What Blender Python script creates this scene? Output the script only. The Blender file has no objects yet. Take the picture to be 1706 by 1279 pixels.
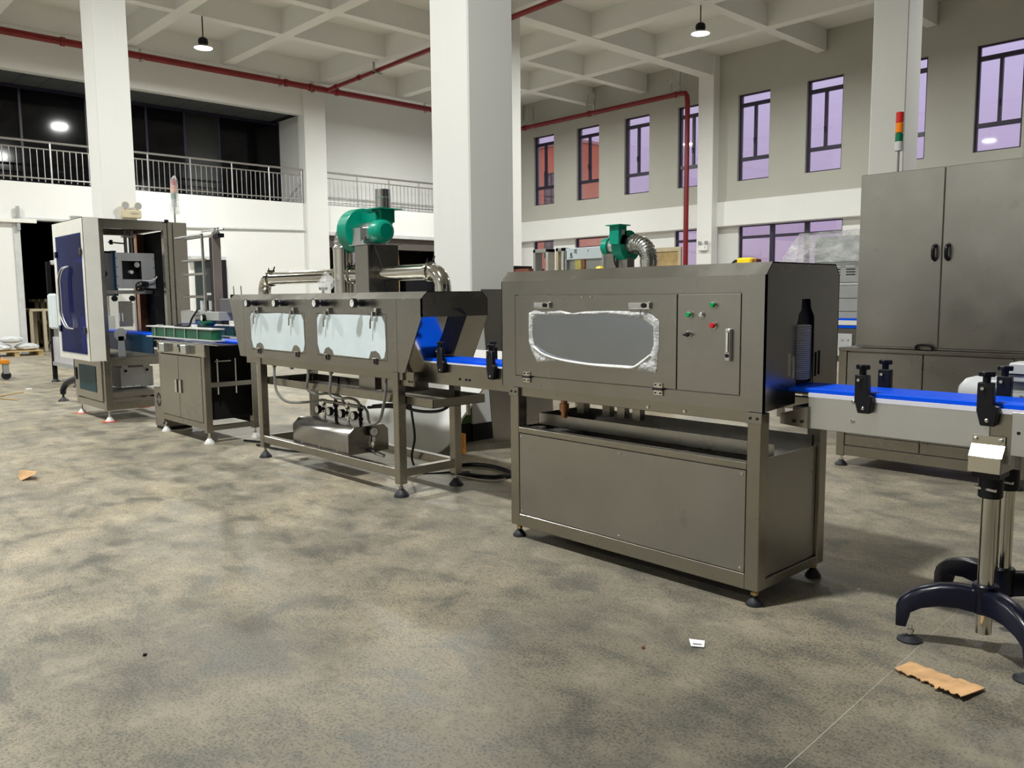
import bpy, bmesh, math, random
from mathutils import Vector, Matrix
random.seed(7)
scene = bpy.context.scene
COL = scene.collection
PI = math.pi

# ------------------------------------------------------------------ camera
CAM_YAW, CAM_PITCH, CAM_ROLL = math.radians(136.842), math.radians(6.0905), math.radians(-0.5214)
cam_data = bpy.data.cameras.new('camera')
cam_data.sensor_fit = 'HORIZONTAL'
cam_data.sensor_width = 36.0
cam_data.lens = 1375.53 / 1706.0 * 36.0
cam_data.clip_start = 0.05
cam_data.clip_end = 400
cam = bpy.data.objects.new('camera', cam_data)
COL.objects.link(cam)
fw = Vector((math.cos(CAM_YAW) * math.cos(CAM_PITCH), math.sin(CAM_YAW) * math.cos(CAM_PITCH), -math.sin(CAM_PITCH)))
rt = Vector((math.sin(CAM_YAW), -math.cos(CAM_YAW), 0))
up = rt.cross(fw)
r2 = rt * math.cos(CAM_ROLL) + up * math.sin(CAM_ROLL)
u2 = -rt * math.sin(CAM_ROLL) + up * math.cos(CAM_ROLL)
cam.matrix_world = Matrix(((r2.x, u2.x, -fw.x, 0.0), (r2.y, u2.y, -fw.y, 0.0), (r2.z, u2.z, -fw.z, 1.3), (0, 0, 0, 1)))
scene.camera = cam

# ------------------------------------------------------------------ world: dusk sky
world = bpy.data.worlds.new('dusk_sky')
scene.world = world
world.use_nodes = True
wn, wl = world.node_tree.nodes, world.node_tree.links
wn.clear()
wo = wn.new('ShaderNodeOutputWorld')
wb = wn.new('ShaderNodeBackground')
wb.inputs['Strength'].default_value = 1.0
wtc = wn.new('ShaderNodeTexCoord')
wsep = wn.new('ShaderNodeSeparateXYZ')
wr = wn.new('ShaderNodeValToRGB')
wr.color_ramp.elements[0].position = 0.0
wr.color_ramp.elements[0].color = (0.40, 0.28, 0.42, 1)
wr.color_ramp.elements[1].position = 0.30
wr.color_ramp.elements[1].color = (0.68, 0.62, 0.93, 1)
wl.new(wtc.outputs['Generated'], wsep.inputs[0])
wl.new(wsep.outputs['Z'], wr.inputs[0])
wl.new(wr.outputs[0], wb.inputs['Color'])
wl.new(wb.outputs[0], wo.inputs[0])

# ------------------------------------------------------------------ exposure, lamp power
LAMP_W = 410.0
scene.view_settings.view_transform = 'Standard'
scene.view_settings.look = 'None'
scene.view_settings.gamma = 1.0
scene.view_settings.use_curve_mapping = False
scene.view_settings.exposure = 0.0

# ------------------------------------------------------------------ materials
MATS = {}
def new_mat(name):
    m = bpy.data.materials.new(name)
    m.use_nodes = True
    nt = m.node_tree
    b = nt.nodes.get('Principled BSDF')
    MATS[name] = m
    return m, nt, b
def nnoise(nt, scale, detail=4.0, rough=0.55, stretch=None, coord='Object', dist=0.0):
    tc = nt.nodes.new('ShaderNodeTexCoord')
    n = nt.nodes.new('ShaderNodeTexNoise')
    n.inputs['Scale'].default_value = scale
    n.inputs['Detail'].default_value = detail
    n.inputs['Roughness'].default_value = rough
    n.inputs['Distortion'].default_value = dist
    if stretch:
        mp = nt.nodes.new('ShaderNodeMapping')
        mp.inputs['Scale'].default_value = stretch
        nt.links.new(tc.outputs[coord], mp.inputs[0])
        nt.links.new(mp.outputs[0], n.inputs['Vector'])
    else:
        nt.links.new(tc.outputs[coord], n.inputs['Vector'])
    return n.outputs['Fac']
def nramp(nt, fac, stops):
    r = nt.nodes.new('ShaderNodeValToRGB')
    e = r.color_ramp.elements
    while len(e) > len(stops): e.remove(e[-1])
    while len(e) < len(stops): e.new(0.5)
    for i, (p, c) in enumerate(stops):
        e[i].position = p
        e[i].color = (c[0], c[1], c[2], 1) if isinstance(c, tuple) else (c, c, c, 1)
    nt.links.new(fac, r.inputs[0])
    return r.outputs[0]
def nmix(nt, fac, a, b, mode='MIX'):
    m = nt.nodes.new('ShaderNodeMix')
    m.data_type = 'RGBA'
    m.blend_type = mode
    for idx, v in ((0, fac), (6, a), (7, b)):
        if hasattr(v, 'links'): nt.links.new(v, m.inputs[idx])
        elif isinstance(v, tuple): m.inputs[idx].default_value = (v[0], v[1], v[2], 1)
        else: m.inputs[idx].default_value = v
    return m.outputs[2]
def nbump(nt, b, h, strength, dist=0.01):
    bp = nt.nodes.new('ShaderNodeBump')
    bp.inputs['Strength'].default_value = strength
    bp.inputs['Distance'].default_value = dist
    nt.links.new(h, bp.inputs['Height'])
    nt.links.new(bp.outputs[0], b.inputs['Normal'])
def plain(name, col, rough=0.5, metal=0.0, var=0.12, vscale=6.0, spec=None, bump=0.0):
    m, nt, b = new_mat(name)
    f = nnoise(nt, vscale, 5)
    lo = tuple(max(0, c * (1 - var)) for c in col)
    hi = tuple(min(1, c * (1 + var)) for c in col)
    c = nramp(nt, f, [(0.3, lo), (0.7, hi)])
    nt.links.new(c, b.inputs['Base Color'])
    b.inputs['Roughness'].default_value = rough
    b.inputs['Metallic'].default_value = metal
    if spec is not None: b.inputs['Specular IOR Level'].default_value = spec
    if bump: nbump(nt, b, nnoise(nt, vscale * 8, 6), bump)
    return m
def steel(name, col, r0, r1, smudge=0.25, grain=(2, 2, 90), gs=0.06, aniso=0.0):
    m, nt, b = new_mat(name)
    f1 = nnoise(nt, 1.7, 5, 0.6)
    f2 = nnoise(nt, 9.0, 4, 0.6)
    c1 = nramp(nt, f1, [(0.3, tuple(c * (1 - smudge * 0.5) for c in col)), (0.7, col)])
    dark = tuple(c * (1 - smudge * 1.6) for c in col)
    k = nramp(nt, f2, [(0.64, 0.0), (0.82, 0.40)])
    c2 = nmix(nt, k, c1, dark)
    nt.links.new(c2, b.inputs['Base Color'])
    b.inputs['Metallic'].default_value = 1.0
    g = nnoise(nt, 9.0, 2, 0.5, stretch=grain)
    rr = nramp(nt, f1, [(0.25, r0), (0.75, r1)])
    nt.links.new(rr, b.inputs['Roughness'])
    if gs: nbump(nt, b, g, gs, 0.002)
    return m
STEEL = steel('brushed_steel', (0.385, 0.372, 0.345), 0.19, 0.33)
STEELD = steel('satin_steel_sheet', (0.40, 0.385, 0.36), 0.24, 0.40, 0.3)
STEELP = steel('polished_steel', (0.66, 0.64, 0.58), 0.07, 0.16, 0.15, gs=0.0)
STEELT = steel('warm_steel_tube', (0.37, 0.345, 0.30), 0.20, 0.34, 0.25)
GALV = steel('galvanised_duct', (0.62, 0.62, 0.60), 0.18, 0.32, 0.2, gs=0.0)
CHROME = plain('chrome', (0.78, 0.78, 0.77), 0.12, 1.0, 0.03)
ALU = steel('aluminium', (0.72, 0.73, 0.74), 0.25, 0.4, 0.12)
BRASS = plain('brass', (0.6, 0.45, 0.2), 0.3, 1.0)
BLACK = plain('black_plastic', (0.006, 0.006, 0.009), 0.40, 0, 0.2, spec=0.3)
RUBBER = plain('black_rubber', (0.012, 0.013, 0.018), 0.55, 0, 0.3, 30)
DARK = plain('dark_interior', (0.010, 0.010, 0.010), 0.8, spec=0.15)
BLUE = plain('blue_belt', (0.0, 0.085, 0.80), 0.45, 0, 0.12, 3, spec=0.10)
WSTRIP = plain('white_wear_strip', (0.78, 0.78, 0.92), 0.35, 0, 0.05)
GREEN = plain('green_enamel', (0.0, 0.25, 0.165), 0.30, 0, 0.12, 5, spec=0.3)
GREEND = plain('green_guide_belt', (0.004, 0.10, 0.05), 0.45, 0, 0.3, 9)
WPAINT = plain('white_enamel', (0.80, 0.79, 0.74), 0.35, 0, 0.04)
GREYP = plain('grey_enamel', (0.36, 0.37, 0.37), 0.45, 0, 0.08)
GREYL = plain('light_grey_enamel', (0.56, 0.57, 0.57), 0.45, 0, 0.08)
RED = plain('red_pipe_paint', (0.20, 0.003, 0.006), 0.35, 0, 0.2, 4)
WHITEPL = plain('white_plastic', (0.82, 0.82, 0.80), 0.4, 0, 0.04)
FRAME = plain('window_frame_bronze', (0.018, 0.012, 0.035), 0.4, 0, 0.2)
CARD = plain('cardboard', (0.62, 0.37, 0.18), 0.85, 0, 0.2, 14, bump=0.2)
WOOD = plain('pale_plywood', (0.52, 0.37, 0.17), 0.7, 0, 0.2, 7)
CREAM = plain('cream_wood', (0.60, 0.52, 0.36), 0.7, 0, 0.1, 7)
YELLOW = plain('yellow_paint', (0.85, 0.62, 0.01), 0.4, 0, 0.08)
ORANGE = plain('orange_paint', (0.80, 0.30, 0.02), 0.4, 0, 0.1)
COPPER = plain('copper_sheet', (0.42, 0.20, 0.11), 0.35, 1.0, 0.2)
PAPER = plain('white_paper', (0.88, 0.88, 0.88), 0.7, 0, 0.03)
INK = plain('black_ink', (0.03, 0.03, 0.04), 0.7)
INKB = plain('blue_black_ink', (0.02, 0.05, 0.10), 0.6)
FILMW = plain('white_protective_film', (0.70, 0.80, 0.86), 0.22, 0, 0.05, 5)
NAVY = plain('navy_enamel', (0.003, 0.004, 0.014), 0.28, 0, 0.2, spec=0.35)
HOSE = plain('grey_hose', (0.20, 0.20, 0.19), 0.35, 0, 0.15, 20)
GLASSG = plain('gauge_face', (0.80, 0.80, 0.76), 0.25, 0, 0.05)
RAILM = plain('stainless_railing', (0.48, 0.47, 0.46), 0.35, 1.0, 0.08)
REDL = plain('red_lens', (0.55, 0.02, 0.015), 0.25)
AMBL = plain('amber_lens', (0.85, 0.22, 0.01), 0.25)
GRNL = plain('green_lens', (0.0, 0.16, 0.06), 0.25)
BTNG = plain('green_button', (0.0, 0.30, 0.09), 0.3)
BTNR = plain('red_button', (0.62, 0.01, 0.02), 0.3)
REDPAD = plain('red_pad', (0.75, 0.09, 0.04), 0.6)
TEAL = plain('teal_tinted_sheet', (0.004, 0.045, 0.065), 0.3, spec=0.06)
BLUEM = plain('blue_machine_paint', (0.006, 0.035, 0.075), 0.4, spec=0.2)
BRICK = plain('red_render', (0.95, 0.27, 0.12), 0.9, 0, 0.08, 2)
TARMAC = plain('outside_paving', (0.25, 0.24, 0.24), 0.9)
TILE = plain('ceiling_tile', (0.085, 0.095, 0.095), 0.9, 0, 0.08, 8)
DGLASS = plain('dark_mezzanine_glass', (0.003, 0.003, 0.004), 0.08, spec=0.25)

def wall_paint(name, c, var=0.06):
    m, nt, b = new_mat(name)
    f = nnoise(nt, 0.8, 5, 0.6, coord='Object')
    g = nnoise(nt, 3.0, 4, 0.6, stretch=(6, 6, 0.25))
    c1 = nramp(nt, f, [(0.3, tuple(x * (1 - var) for x in c)), (0.7, c)])
    k = nramp(nt, g, [(0.60, 0.0), (0.85, 0.35)])
    c2 = nmix(nt, k, c1, tuple(x * 0.86 for x in c))
    nt.links.new(c2, b.inputs['Base Color'])
    b.inputs['Roughness'].default_value = 0.85
    nbump(nt, b, nnoise(nt, 25, 4), 0.08, 0.01)
    return m
WALL = wall_paint('white_wall_paint', (0.80, 0.80, 0.78), 0.03)
WALLG = wall_paint('beige_grey_plaster', (0.47, 0.465, 0.415))
CEIL = wall_paint('ceiling_paint', (0.80, 0.80, 0.77))

FLX, FLY = 0.0, 0.0
def floor_material():
    m, nt, b = new_mat('polished_concrete')
    big = nnoise(nt, 0.9, 6, 0.62, dist=0.4)
    mid = nnoise(nt, 3.4, 6, 0.64, stretch=(1.0, 1.35, 1), dist=0.35)
    fine = nnoise(nt, 95, 2, 0.6)
    vfine = nnoise(nt, 260, 2, 0.6)
    sp = nnoise(nt, 26, 4, 0.6)
    base = nramp(nt, big, [(0.30, (0.23, 0.213, 0.175)), (0.50, (0.345, 0.303, 0.227)), (0.70, (0.45, 0.377, 0.26))])
    k2 = nramp(nt, mid, [(0.54, 0.0), (0.72, 0.7)])
    c = nmix(nt, k2, base, (0.52, 0.455, 0.34))
    k = nramp(nt, mid, [(0.33, 0.68), (0.50, 0.0)])
    c = nmix(nt, k, c, (0.12, 0.125, 0.11))
    # dark aggregate specks, denser inside the dark clouds
    sh = nt.nodes.new('ShaderNodeMath'); sh.operation = 'MULTIPLY_ADD'
    nt.links.new(mid, sh.inputs[0]); sh.inputs[1].default_value = 0.42; nt.links.new(fine, sh.inputs[2])
    kf = nramp(nt, sh.outputs[0], [(0.56, 0.70), (0.72, 0.0)])
    c = nmix(nt, kf, c, (0.07, 0.072, 0.062))
    kl = nramp(nt, vfine, [(0.55, 0.0), (0.72, 0.5)])
    c = nmix(nt, kl, c, (0.58, 0.51, 0.40))
    kv = nramp(nt, vfine, [(0.30, 0.5), (0.46, 0.0)])
    c = nmix(nt, kv, c, (0.08, 0.08, 0.07))
    ks = nramp(nt, sp, [(0.34, 0.35), (0.48, 0.0)])
    c = nmix(nt, ks, c, (0.13, 0.125, 0.105))
    # grey near floor, ragged edge; colour darkened further to offset the lamp overhead
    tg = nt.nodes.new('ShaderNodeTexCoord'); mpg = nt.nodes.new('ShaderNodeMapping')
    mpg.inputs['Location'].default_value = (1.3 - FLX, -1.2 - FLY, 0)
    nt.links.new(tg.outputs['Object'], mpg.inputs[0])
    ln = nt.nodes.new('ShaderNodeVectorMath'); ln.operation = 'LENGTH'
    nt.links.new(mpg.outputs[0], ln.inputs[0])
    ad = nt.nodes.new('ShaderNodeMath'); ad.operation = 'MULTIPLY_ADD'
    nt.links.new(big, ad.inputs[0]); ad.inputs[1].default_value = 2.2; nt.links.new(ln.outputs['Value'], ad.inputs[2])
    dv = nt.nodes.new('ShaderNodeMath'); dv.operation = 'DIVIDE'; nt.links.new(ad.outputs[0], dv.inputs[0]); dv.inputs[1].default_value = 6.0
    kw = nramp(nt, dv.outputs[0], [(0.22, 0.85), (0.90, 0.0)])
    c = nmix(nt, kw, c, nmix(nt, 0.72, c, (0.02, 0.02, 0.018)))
    # hairline crazing
    tc = nt.nodes.new('ShaderNodeTexCoord')
    vor = nt.nodes.new('ShaderNodeTexVoronoi')
    vor.feature = 'DISTANCE_TO_EDGE'
    vor.inputs['Scale'].default_value = 17
    wv = nt.nodes.new('ShaderNodeTexNoise')
    wv.inputs['Scale'].default_value = 8
    nt.links.new(tc.outputs['Object'], wv.inputs['Vector'])
    av = nt.nodes.new('ShaderNodeVectorMath'); av.operation = 'MULTIPLY_ADD'
    av.inputs[1].default_value = (0.12, 0.12, 0.12)
    nt.links.new(wv.outputs['Color'], av.inputs[0])
    nt.links.new(tc.outputs['Object'], av.inputs[2])
    nt.links.new(av.outputs[0], vor.inputs['Vector'])
    kc = nramp(nt, vor.outputs['Distance'], [(0.0, 0.38), (0.022, 0.0)])
    c = nmix(nt, kc, c, (0.12, 0.12, 0.10))
    nt.links.new(c, b.inputs['Base Color'])
    rr = nramp(nt, mid, [(0.3, 0.36), (0.7, 0.60)])
    nt.links.new(rr, b.inputs['Roughness'])
    b.inputs['Specular IOR Level'].default_value = 0.28
    nbump(nt, b, fine, 0.10, 0.002)
    return m
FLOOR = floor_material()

def glass_mat(name, tint, refl=0.08, rough=0.02):
    m = bpy.data.materials.new(name); m.use_nodes = True
    nt = m.node_tree; nt.nodes.clear()
    o = nt.nodes.new('ShaderNodeOutputMaterial')
    t = nt.nodes.new('ShaderNodeBsdfTransparent'); t.inputs[0].default_value = (*tint, 1)
    g = nt.nodes.new('ShaderNodeBsdfGlossy'); g.inputs['Roughness'].default_value = rough
    lw = nt.nodes.new('ShaderNodeLayerWeight'); lw.inputs[0].default_value = 0.25
    mx = nt.nodes.new('ShaderNodeMixShader')
    r = nramp(nt, lw.outputs['Facing'], [(0.0, refl), (1.0, 0.6)])
    nt.links.new(r, mx.inputs[0]); nt.links.new(t.outputs[0], mx.inputs[1]); nt.links.new(g.outputs[0], mx.inputs[2])
    nt.links.new(mx.outputs[0], o.inputs[0])
    return m
GLASS = glass_mat('window_glass', (0.97, 0.96, 0.98), 0.03)
def acrylic(name, tint, base, k):
    m = bpy.data.materials.new(name); m.use_nodes = True
    nt = m.node_tree; nt.nodes.clear()
    o = nt.nodes.new('ShaderNodeOutputMaterial')
    t = nt.nodes.new('ShaderNodeBsdfTransparent'); t.inputs[0].default_value = (*tint, 1)
    p = nt.nodes.new('ShaderNodeBsdfPrincipled'); p.inputs['Base Color'].default_value = (*base, 1)
    p.inputs['Roughness'].default_value = 0.12; p.inputs['Specular IOR Level'].default_value = 0.05
    mx = nt.nodes.new('ShaderNodeMixShader'); mx.inputs[0].default_value = k
    nt.links.new(t.outputs[0], mx.inputs[1]); nt.links.new(p.outputs[0], mx.inputs[2]); nt.links.new(mx.outputs[0], o.inputs[0])
    return m
BLUEGLASS = acrylic('blue_acrylic', (0.06, 0.22, 0.75), (0.001, 0.009, 0.10), 0.45)

def film_mat(name, alpha_lo, alpha_hi, scale, col=(0.85, 0.86, 0.88)):
    m = bpy.data.materials.new(name); m.use_nodes = True
    nt = m.node_tree; nt.nodes.clear()
    o = nt.nodes.new('ShaderNodeOutputMaterial')
    t = nt.nodes.new('ShaderNodeBsdfTransparent')
    p = nt.nodes.new('ShaderNodeBsdfPrincipled')
    p.inputs['Base Color'].default_value = (*col, 1); p.inputs['Roughness'].default_value = 0.22
    f = nnoise(nt, scale, 6, 0.65, stretch=(1.0, 1.0, 2.2), dist=0.5)
    a = nramp(nt, f, [(0.35, alpha_lo), (0.65, alpha_hi)])
    mx = nt.nodes.new('ShaderNodeMixShader')
    nt.links.new(a, mx.inputs[0]); nt.links.new(t.outputs[0], mx.inputs[1]); nt.links.new(p.outputs[0], mx.inputs[2])
    nbump(nt, p, nnoise(nt, scale * 2.2, 4, 0.6, dist=0.8), 0.6, 0.03)
    nt.links.new(mx.outputs[0], o.inputs[0])
    return m
FILM = film_mat('clear_wrap', 0.10, 0.62, 5.0)
FILMB = film_mat('crumpled_film_border', 0.45, 0.95, 22.0)

def emit_mat(name, col, s):
    m = bpy.data.materials.new(name); m.use_nodes = True
    nt = m.node_tree; nt.nodes.clear()
    o = nt.nodes.new('ShaderNodeOutputMaterial'); e = nt.nodes.new('ShaderNodeEmission')
    e.inputs[0].default_value = (*col, 1); e.inputs[1].default_value = s
    nt.links.new(e.outputs[0], o.inputs[0])
    return m
LAMPE = emit_mat('lamp_diffuser', (1.0, 0.98, 0.94), 14.0)

# ------------------------------------------------------------------ mesh builder
ROOT = {}
class MB:
    def __init__(s): s.v = []; s.f = []
    def add(s, vs, fs):
        o = len(s.v); s.v += [tuple(p) for p in vs]; s.f += [tuple(i + o for i in f) for f in fs]; return s
    def box(s, x0, x1, y0, y1, z0, z1):
        if x0 > x1: x0, x1 = x1, x0
        if y0 > y1: y0, y1 = y1, y0
        if z0 > z1: z0, z1 = z1, z0
        return s.add([(x0, y0, z0), (x1, y0, z0), (x1, y1, z0), (x0, y1, z0), (x0, y0, z1), (x1, y0, z1), (x1, y1, z1), (x0, y1, z1)],
                     [(0, 3, 2, 1), (4, 5, 6, 7), (0, 1, 5, 4), (1, 2, 6, 5), (2, 3, 7, 6), (3, 0, 4, 7)])
    def prism(s, poly, ax, a, b):
        def P(p, t):
            return {'x': (t, p[0], p[1]), 'y': (p[0], t, p[1]), 'z': (p[0], p[1], t)}[ax]
        n = len(poly)
        vs = [P(p, a) for p in poly] + [P(p, b) for p in poly]
        fs = [tuple(range(n))[::-1], tuple(range(n, 2 * n))] + [(i, (i + 1) % n, n + (i + 1) % n, n + i) for i in range(n)]
        return s.add(vs, fs)
    def frame(s, ax, a, b, out, inn):
        # ring between two same-length outlines
        n = len(out)
        def P(p, t): return {'x': (t, p[0], p[1]), 'y': (p[0], t, p[1]), 'z': (p[0], p[1], t)}[ax]
        vs = [P(p, a) for p in out] + [P(p, a) for p in inn] + [P(p, b) for p in out] + [P(p, b) for p in inn]
        fs = []
        for i in range(n):
            j = (i + 1) % n
            fs += [(i, j, n + j, n + i), (2 * n + i, 3 * n + i, 3 * n + j, 2 * n + j), (i, 2 * n + i, 2 * n + j, j), (n + i, n + j, 3 * n + j, 3 * n + i)]
        return s.add(vs, fs)
    def sheet(s, prof, t, ax, a, b):
        # bent sheet: polyline profile with thickness t (to the left of travel), extruded along ax
        n = len(prof); off = []
        for i in range(n):
            d1 = Vector(prof[i]) - Vector(prof[i - 1]) if i > 0 else None
            d2 = Vector(prof[i + 1]) - Vector(prof[i]) if i < n - 1 else None
            ns = [Vector((-d.y, d.x)).normalized() for d in (d1, d2) if d is not None]
            m = sum(ns, Vector((0, 0))); m.normalize()
            k = t / max(0.4, m.dot(ns[0]))
            off.append((prof[i][0] + m.x * k, prof[i][1] + m.y * k))
        return s.prism(list(prof) + off[::-1], ax, a, b)
    def cyl(s, p0, p1, r0, r1=None, n=16):
        return s.lathe([(0, 0), (r0, 0), (r0 if r1 is None else r1, (Vector(p1) - Vector(p0)).length), (0, (Vector(p1) - Vector(p0)).length)], p0, Vector(p1) - Vector(p0), n)
    def lathe(s, prof, org, axis, n=20):
        a = Vector(axis).normalized(); org = Vector(org)
        t = Vector((1, 0, 0)) if abs(a.x) < 0.8 else Vector((0, 1, 0))
        u = a.cross(t).normalized(); w = a.cross(u)
        vs, rows = [], []
        for r, h in prof:
            if r < 1e-6: rows.append([len(vs)]); vs.append(org + a * h)
            else:
                rows.append(list(range(len(vs), len(vs) + n)))
                for k in range(n):
                    th = 2 * PI * k / n
                    vs.append(org + a * h + u * (r * math.cos(th)) + w * (r * math.sin(th)))
        fs = []
        for A, B in zip(rows, rows[1:]):
            if len(A) == 1 and len(B) == 1: continue
            for k in range(n):
                j = (k + 1) % n
                if len(A) == 1: fs.append((A[0], B[j], B[k]))
                elif len(B) == 1: fs.append((A[k], A[j], B[0]))
                else: fs.append((A[k], A[j], B[j], B[k]))
        return s.add(vs, fs)
    def tube(s, pts, r, n=8, smooth=0, cap=True):
        pts = [Vector(p) for p in pts]
        if smooth:
            q = []
            P = [pts[0] * 2 - pts[1]] + pts + [pts[-1] * 2 - pts[-2]]
            for i in range(1, len(P) - 2):
                for k in range(smooth):
                    t = k / smooth
                    a, b, c, d = P[i - 1], P[i], P[i + 1], P[i + 2]
                    q.append(0.5 * ((2 * b) + (c - a) * t + (2 * a - 5 * b + 4 * c - d) * t * t + (3 * b - a - 3 * c + d) * t ** 3))
            q.append(pts[-1]); pts = q
        rr = r if callable(r) else (lambda t: r)
        m = len(pts)
        tang = [(pts[min(i + 1, m - 1)] - pts[max(i - 1, 0)]).normalized() for i in range(m)]
        u = tang[0].orthogonal().normalized()
        vs, fs = [], []
        for i in range(m):
            if i: u = (u - tang[i] * u.dot(tang[i])).normalized()
            w = tang[i].cross(u)
            for k in range(n):
                th = 2 * PI * k / n
                vs.append(pts[i] + (u * math.cos(th) + w * math.sin(th)) * rr(i / (m - 1)))
        for i in range(m - 1):
            for k in range(n):
                j = (k + 1) % n
                fs.append((i * n + k, i * n + j, i * n + n + j, i * n + n + k))
        if cap: fs += [tuple(range(n))[::-1], tuple(range((m - 1) * n, m * n))]
        return s.add(vs, fs)
    def build(s, name, mat, parent=None, bev=0.0, ang=35, seg=1, kind=None):
        L = Vector((0, 0, 0))
        p = parent
        if parent is not None: L = ROOT.get(parent.name, L)
        me = bpy.data.meshes.new(name)
        bm = bmesh.new()
        vv = [bm.verts.new(Vector(v) - L) for v in s.v]
        for f in s.f:
            try: bm.faces.new([vv[i] for i in f])
            except ValueError: pass
        bmesh.ops.recalc_face_normals(bm, faces=bm.faces)
        if bev > 0:
            ed = [e for e in bm.edges if len(e.link_faces) == 2 and e.calc_face_angle(0) > math.radians(30)]
            bmesh.ops.bevel(bm, geom=ed, offset=bev, segments=seg, affect='EDGES', profile=0.7, clamp_overlap=True)
        bm.to_mesh(me); bm.free()
        me.materials.append(mat)
        for pl in me.polygons: pl.use_smooth = True
        me.set_sharp_from_angle(angle=math.radians(ang))
        o = bpy.data.objects.new(name, me)
        COL.objects.link(o)
        if parent is not None: o.parent = parent; ROOT[o.name] = L
        if kind: o['kind'] = kind
        return o
def tag(o, label, cat, group=None):
    o['label'] = label; o['category'] = cat
    if group: o['group'] = group
    return o
def thing(name, label, cat, loc, group=None):
    o = bpy.data.objects.new(name, None); COL.objects.link(o)
    o.location = loc; o.empty_display_size = 0.1
    ROOT[o.name] = Vector(loc)
    return tag(o, label, cat, group)
def struct(o): o['kind'] = 'structure'; return o
def sroot(name, loc):
    o = bpy.data.objects.new(name, None); COL.objects.link(o); o.location = loc
    ROOT[o.name] = Vector(loc); o['kind'] = 'structure'; return o
def single(mb, name, mat, label, cat, group=None, bev=0.0, ang=35):
    # one-mesh thing with its origin at its base
    xs = [v[0] for v in mb.v]; ys = [v[1] for v in mb.v]; zs = [v[2] for v in mb.v]
    L = ((min(xs) + max(xs)) / 2, (min(ys) + max(ys)) / 2, min(zs))
    mb.v = [(v[0] - L[0], v[1] - L[1], v[2] - L[2]) for v in mb.v]
    o = mb.build(name, mat, None, bev, ang); o.location = L
    return tag(o, label, cat, group)
def dup(o, parent, loc, name=None):
    c = o.copy(); COL.objects.link(c); c.parent = parent; c.location = loc
    if parent is not None: ROOT[c.name] = ROOT.get(parent.name, Vector((0, 0, 0)))
    return c
def rep(proto_mb, name, mat, parent, places, bev=0.0):
    # the same small piece at several world offsets under one parent, mesh shared
    first = None
    for p in places:
        if first is None:
            first = proto_mb.build(name, mat, parent, bev)
            base = Vector((0, 0, 0)) + ROOT.get(parent.name, Vector((0, 0, 0)))
            # proto was built at the world origin: undo the parent shift
            for v in first.data.vertices: v.co += base
            first.location = Vector(p) - base
        else:
            dup(first, parent, Vector(p) - base)
def foot(parent, x, y, ztop, rpad=0.035, pad=RUBBER, stem=CHROME, h=0.045):
    f = MB().lathe([(0, 0), (rpad, 0), (rpad, 0.008), (rpad * 0.75, h * 0.55), (rpad * 0.35, h), (0, h)], (x, y, 0), (0, 0, 1), 18).build('foot', pad, parent)
    MB().cyl((x, y, h * 0.9), (x, y, ztop), 0.009, n=10).lathe([(0, 0), (0.016, 0), (0.016, 0.012), (0, 0.012)], (x, y, h + 0.004), (0, 0, 1), 6).build('levelling_bolt', stem, f)
def screws(parent, pts, r=0.005, axis=(0, -1, 0), mat=CHROME, name='screw'):
    rep(MB().lathe([(0, 0), (r, 0), (r, r * 0.5), (r * 0.5, r * 0.9), (0, r)], (0, 0, 0), axis, 8), name, mat, parent, pts)
# ================================================================== building shell
XW, YW, ZC, ZB = -22.9, 21.8, 8.29, 7.70
XR, YF = 13.0, -12.5
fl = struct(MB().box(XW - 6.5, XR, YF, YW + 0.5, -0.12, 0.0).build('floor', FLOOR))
jm = plain('joint_filler', (0.36, 0.34, 0.30), 0.6)
j = MB()
j.add([(-1.030, 1.4, 0.0006), (-1.0275, 1.4, 0.0006), (-1.1535, 3.9, 0.0006), (-1.156, 3.9, 0.0006)], [(0, 1, 2, 3)])
j.build('saw_cut_joint', jm, fl)
gr = struct(MB().box(-120, 60, YW + 0.6, 160, -0.5, -0.15).build('ground', TARMAC))

# ceiling slab with beams
ce = struct(MB().box(XW - 7.0, XR + 0.2, YF, YW + 0.3, ZC, ZC + 0.2).build('ceiling', CEIL))
for x in (-22.75, -14.42, -5.85, 2.75, 11.3):
    MB().box(x - 0.2, x + 0.2, YF, YW, ZB, ZC).build('beam', CEIL, ce)
for y in (4.62, 7.72, 10.32, 13.35, 16.15, 18.78, 1.65, -1.25, -4.15, -7.0, -9.9):
    MB().box(XW, XR, y, y + 0.3, ZB + 0.02, ZC).build('beam', CEIL, ce)
for x in (-19.25, -16.95, -11.0, -8.2, -2.9, 0.0, 5.6, 8.4):
    for y0, y1 in ((4.92, 7.72), (8.02, 10.32), (10.62, 13.35), (13.65, 16.15), (16.45, 18.78), (19.08, YW), (1.95, 4.62), (-0.95, 1.65)):
        MB().box(x - 0.13, x + 0.13, y0, y1, ZB + 0.02, ZC).build('beam', CEIL, ce)

# mezzanine wall (left)
wl_ = MB()
T = 0.25
def wy(y0, y1, z0, z1, x1=XW): wl_.box(x1 - T, x1, y0, y1, z0, z1)
wy(YF, 5.20, 0, 4.15); wy(5.20, 6.95, 3.24, 4.15); wy(6.95, 13.68, 0, 4.15); wy(13.68, 18.7, 3.26, 4.15); wy(18.7, YW, 0, 4.15)
wy(YF, 12.93, 6.77, ZC)
wall_left = struct(wl_.build('wall_left', WALL))
struct(MB().box(XW - 0.3, XW + 0.10, 12.93, 13.66, 0, ZC).build('column', WALL, None, 0.01))
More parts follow.
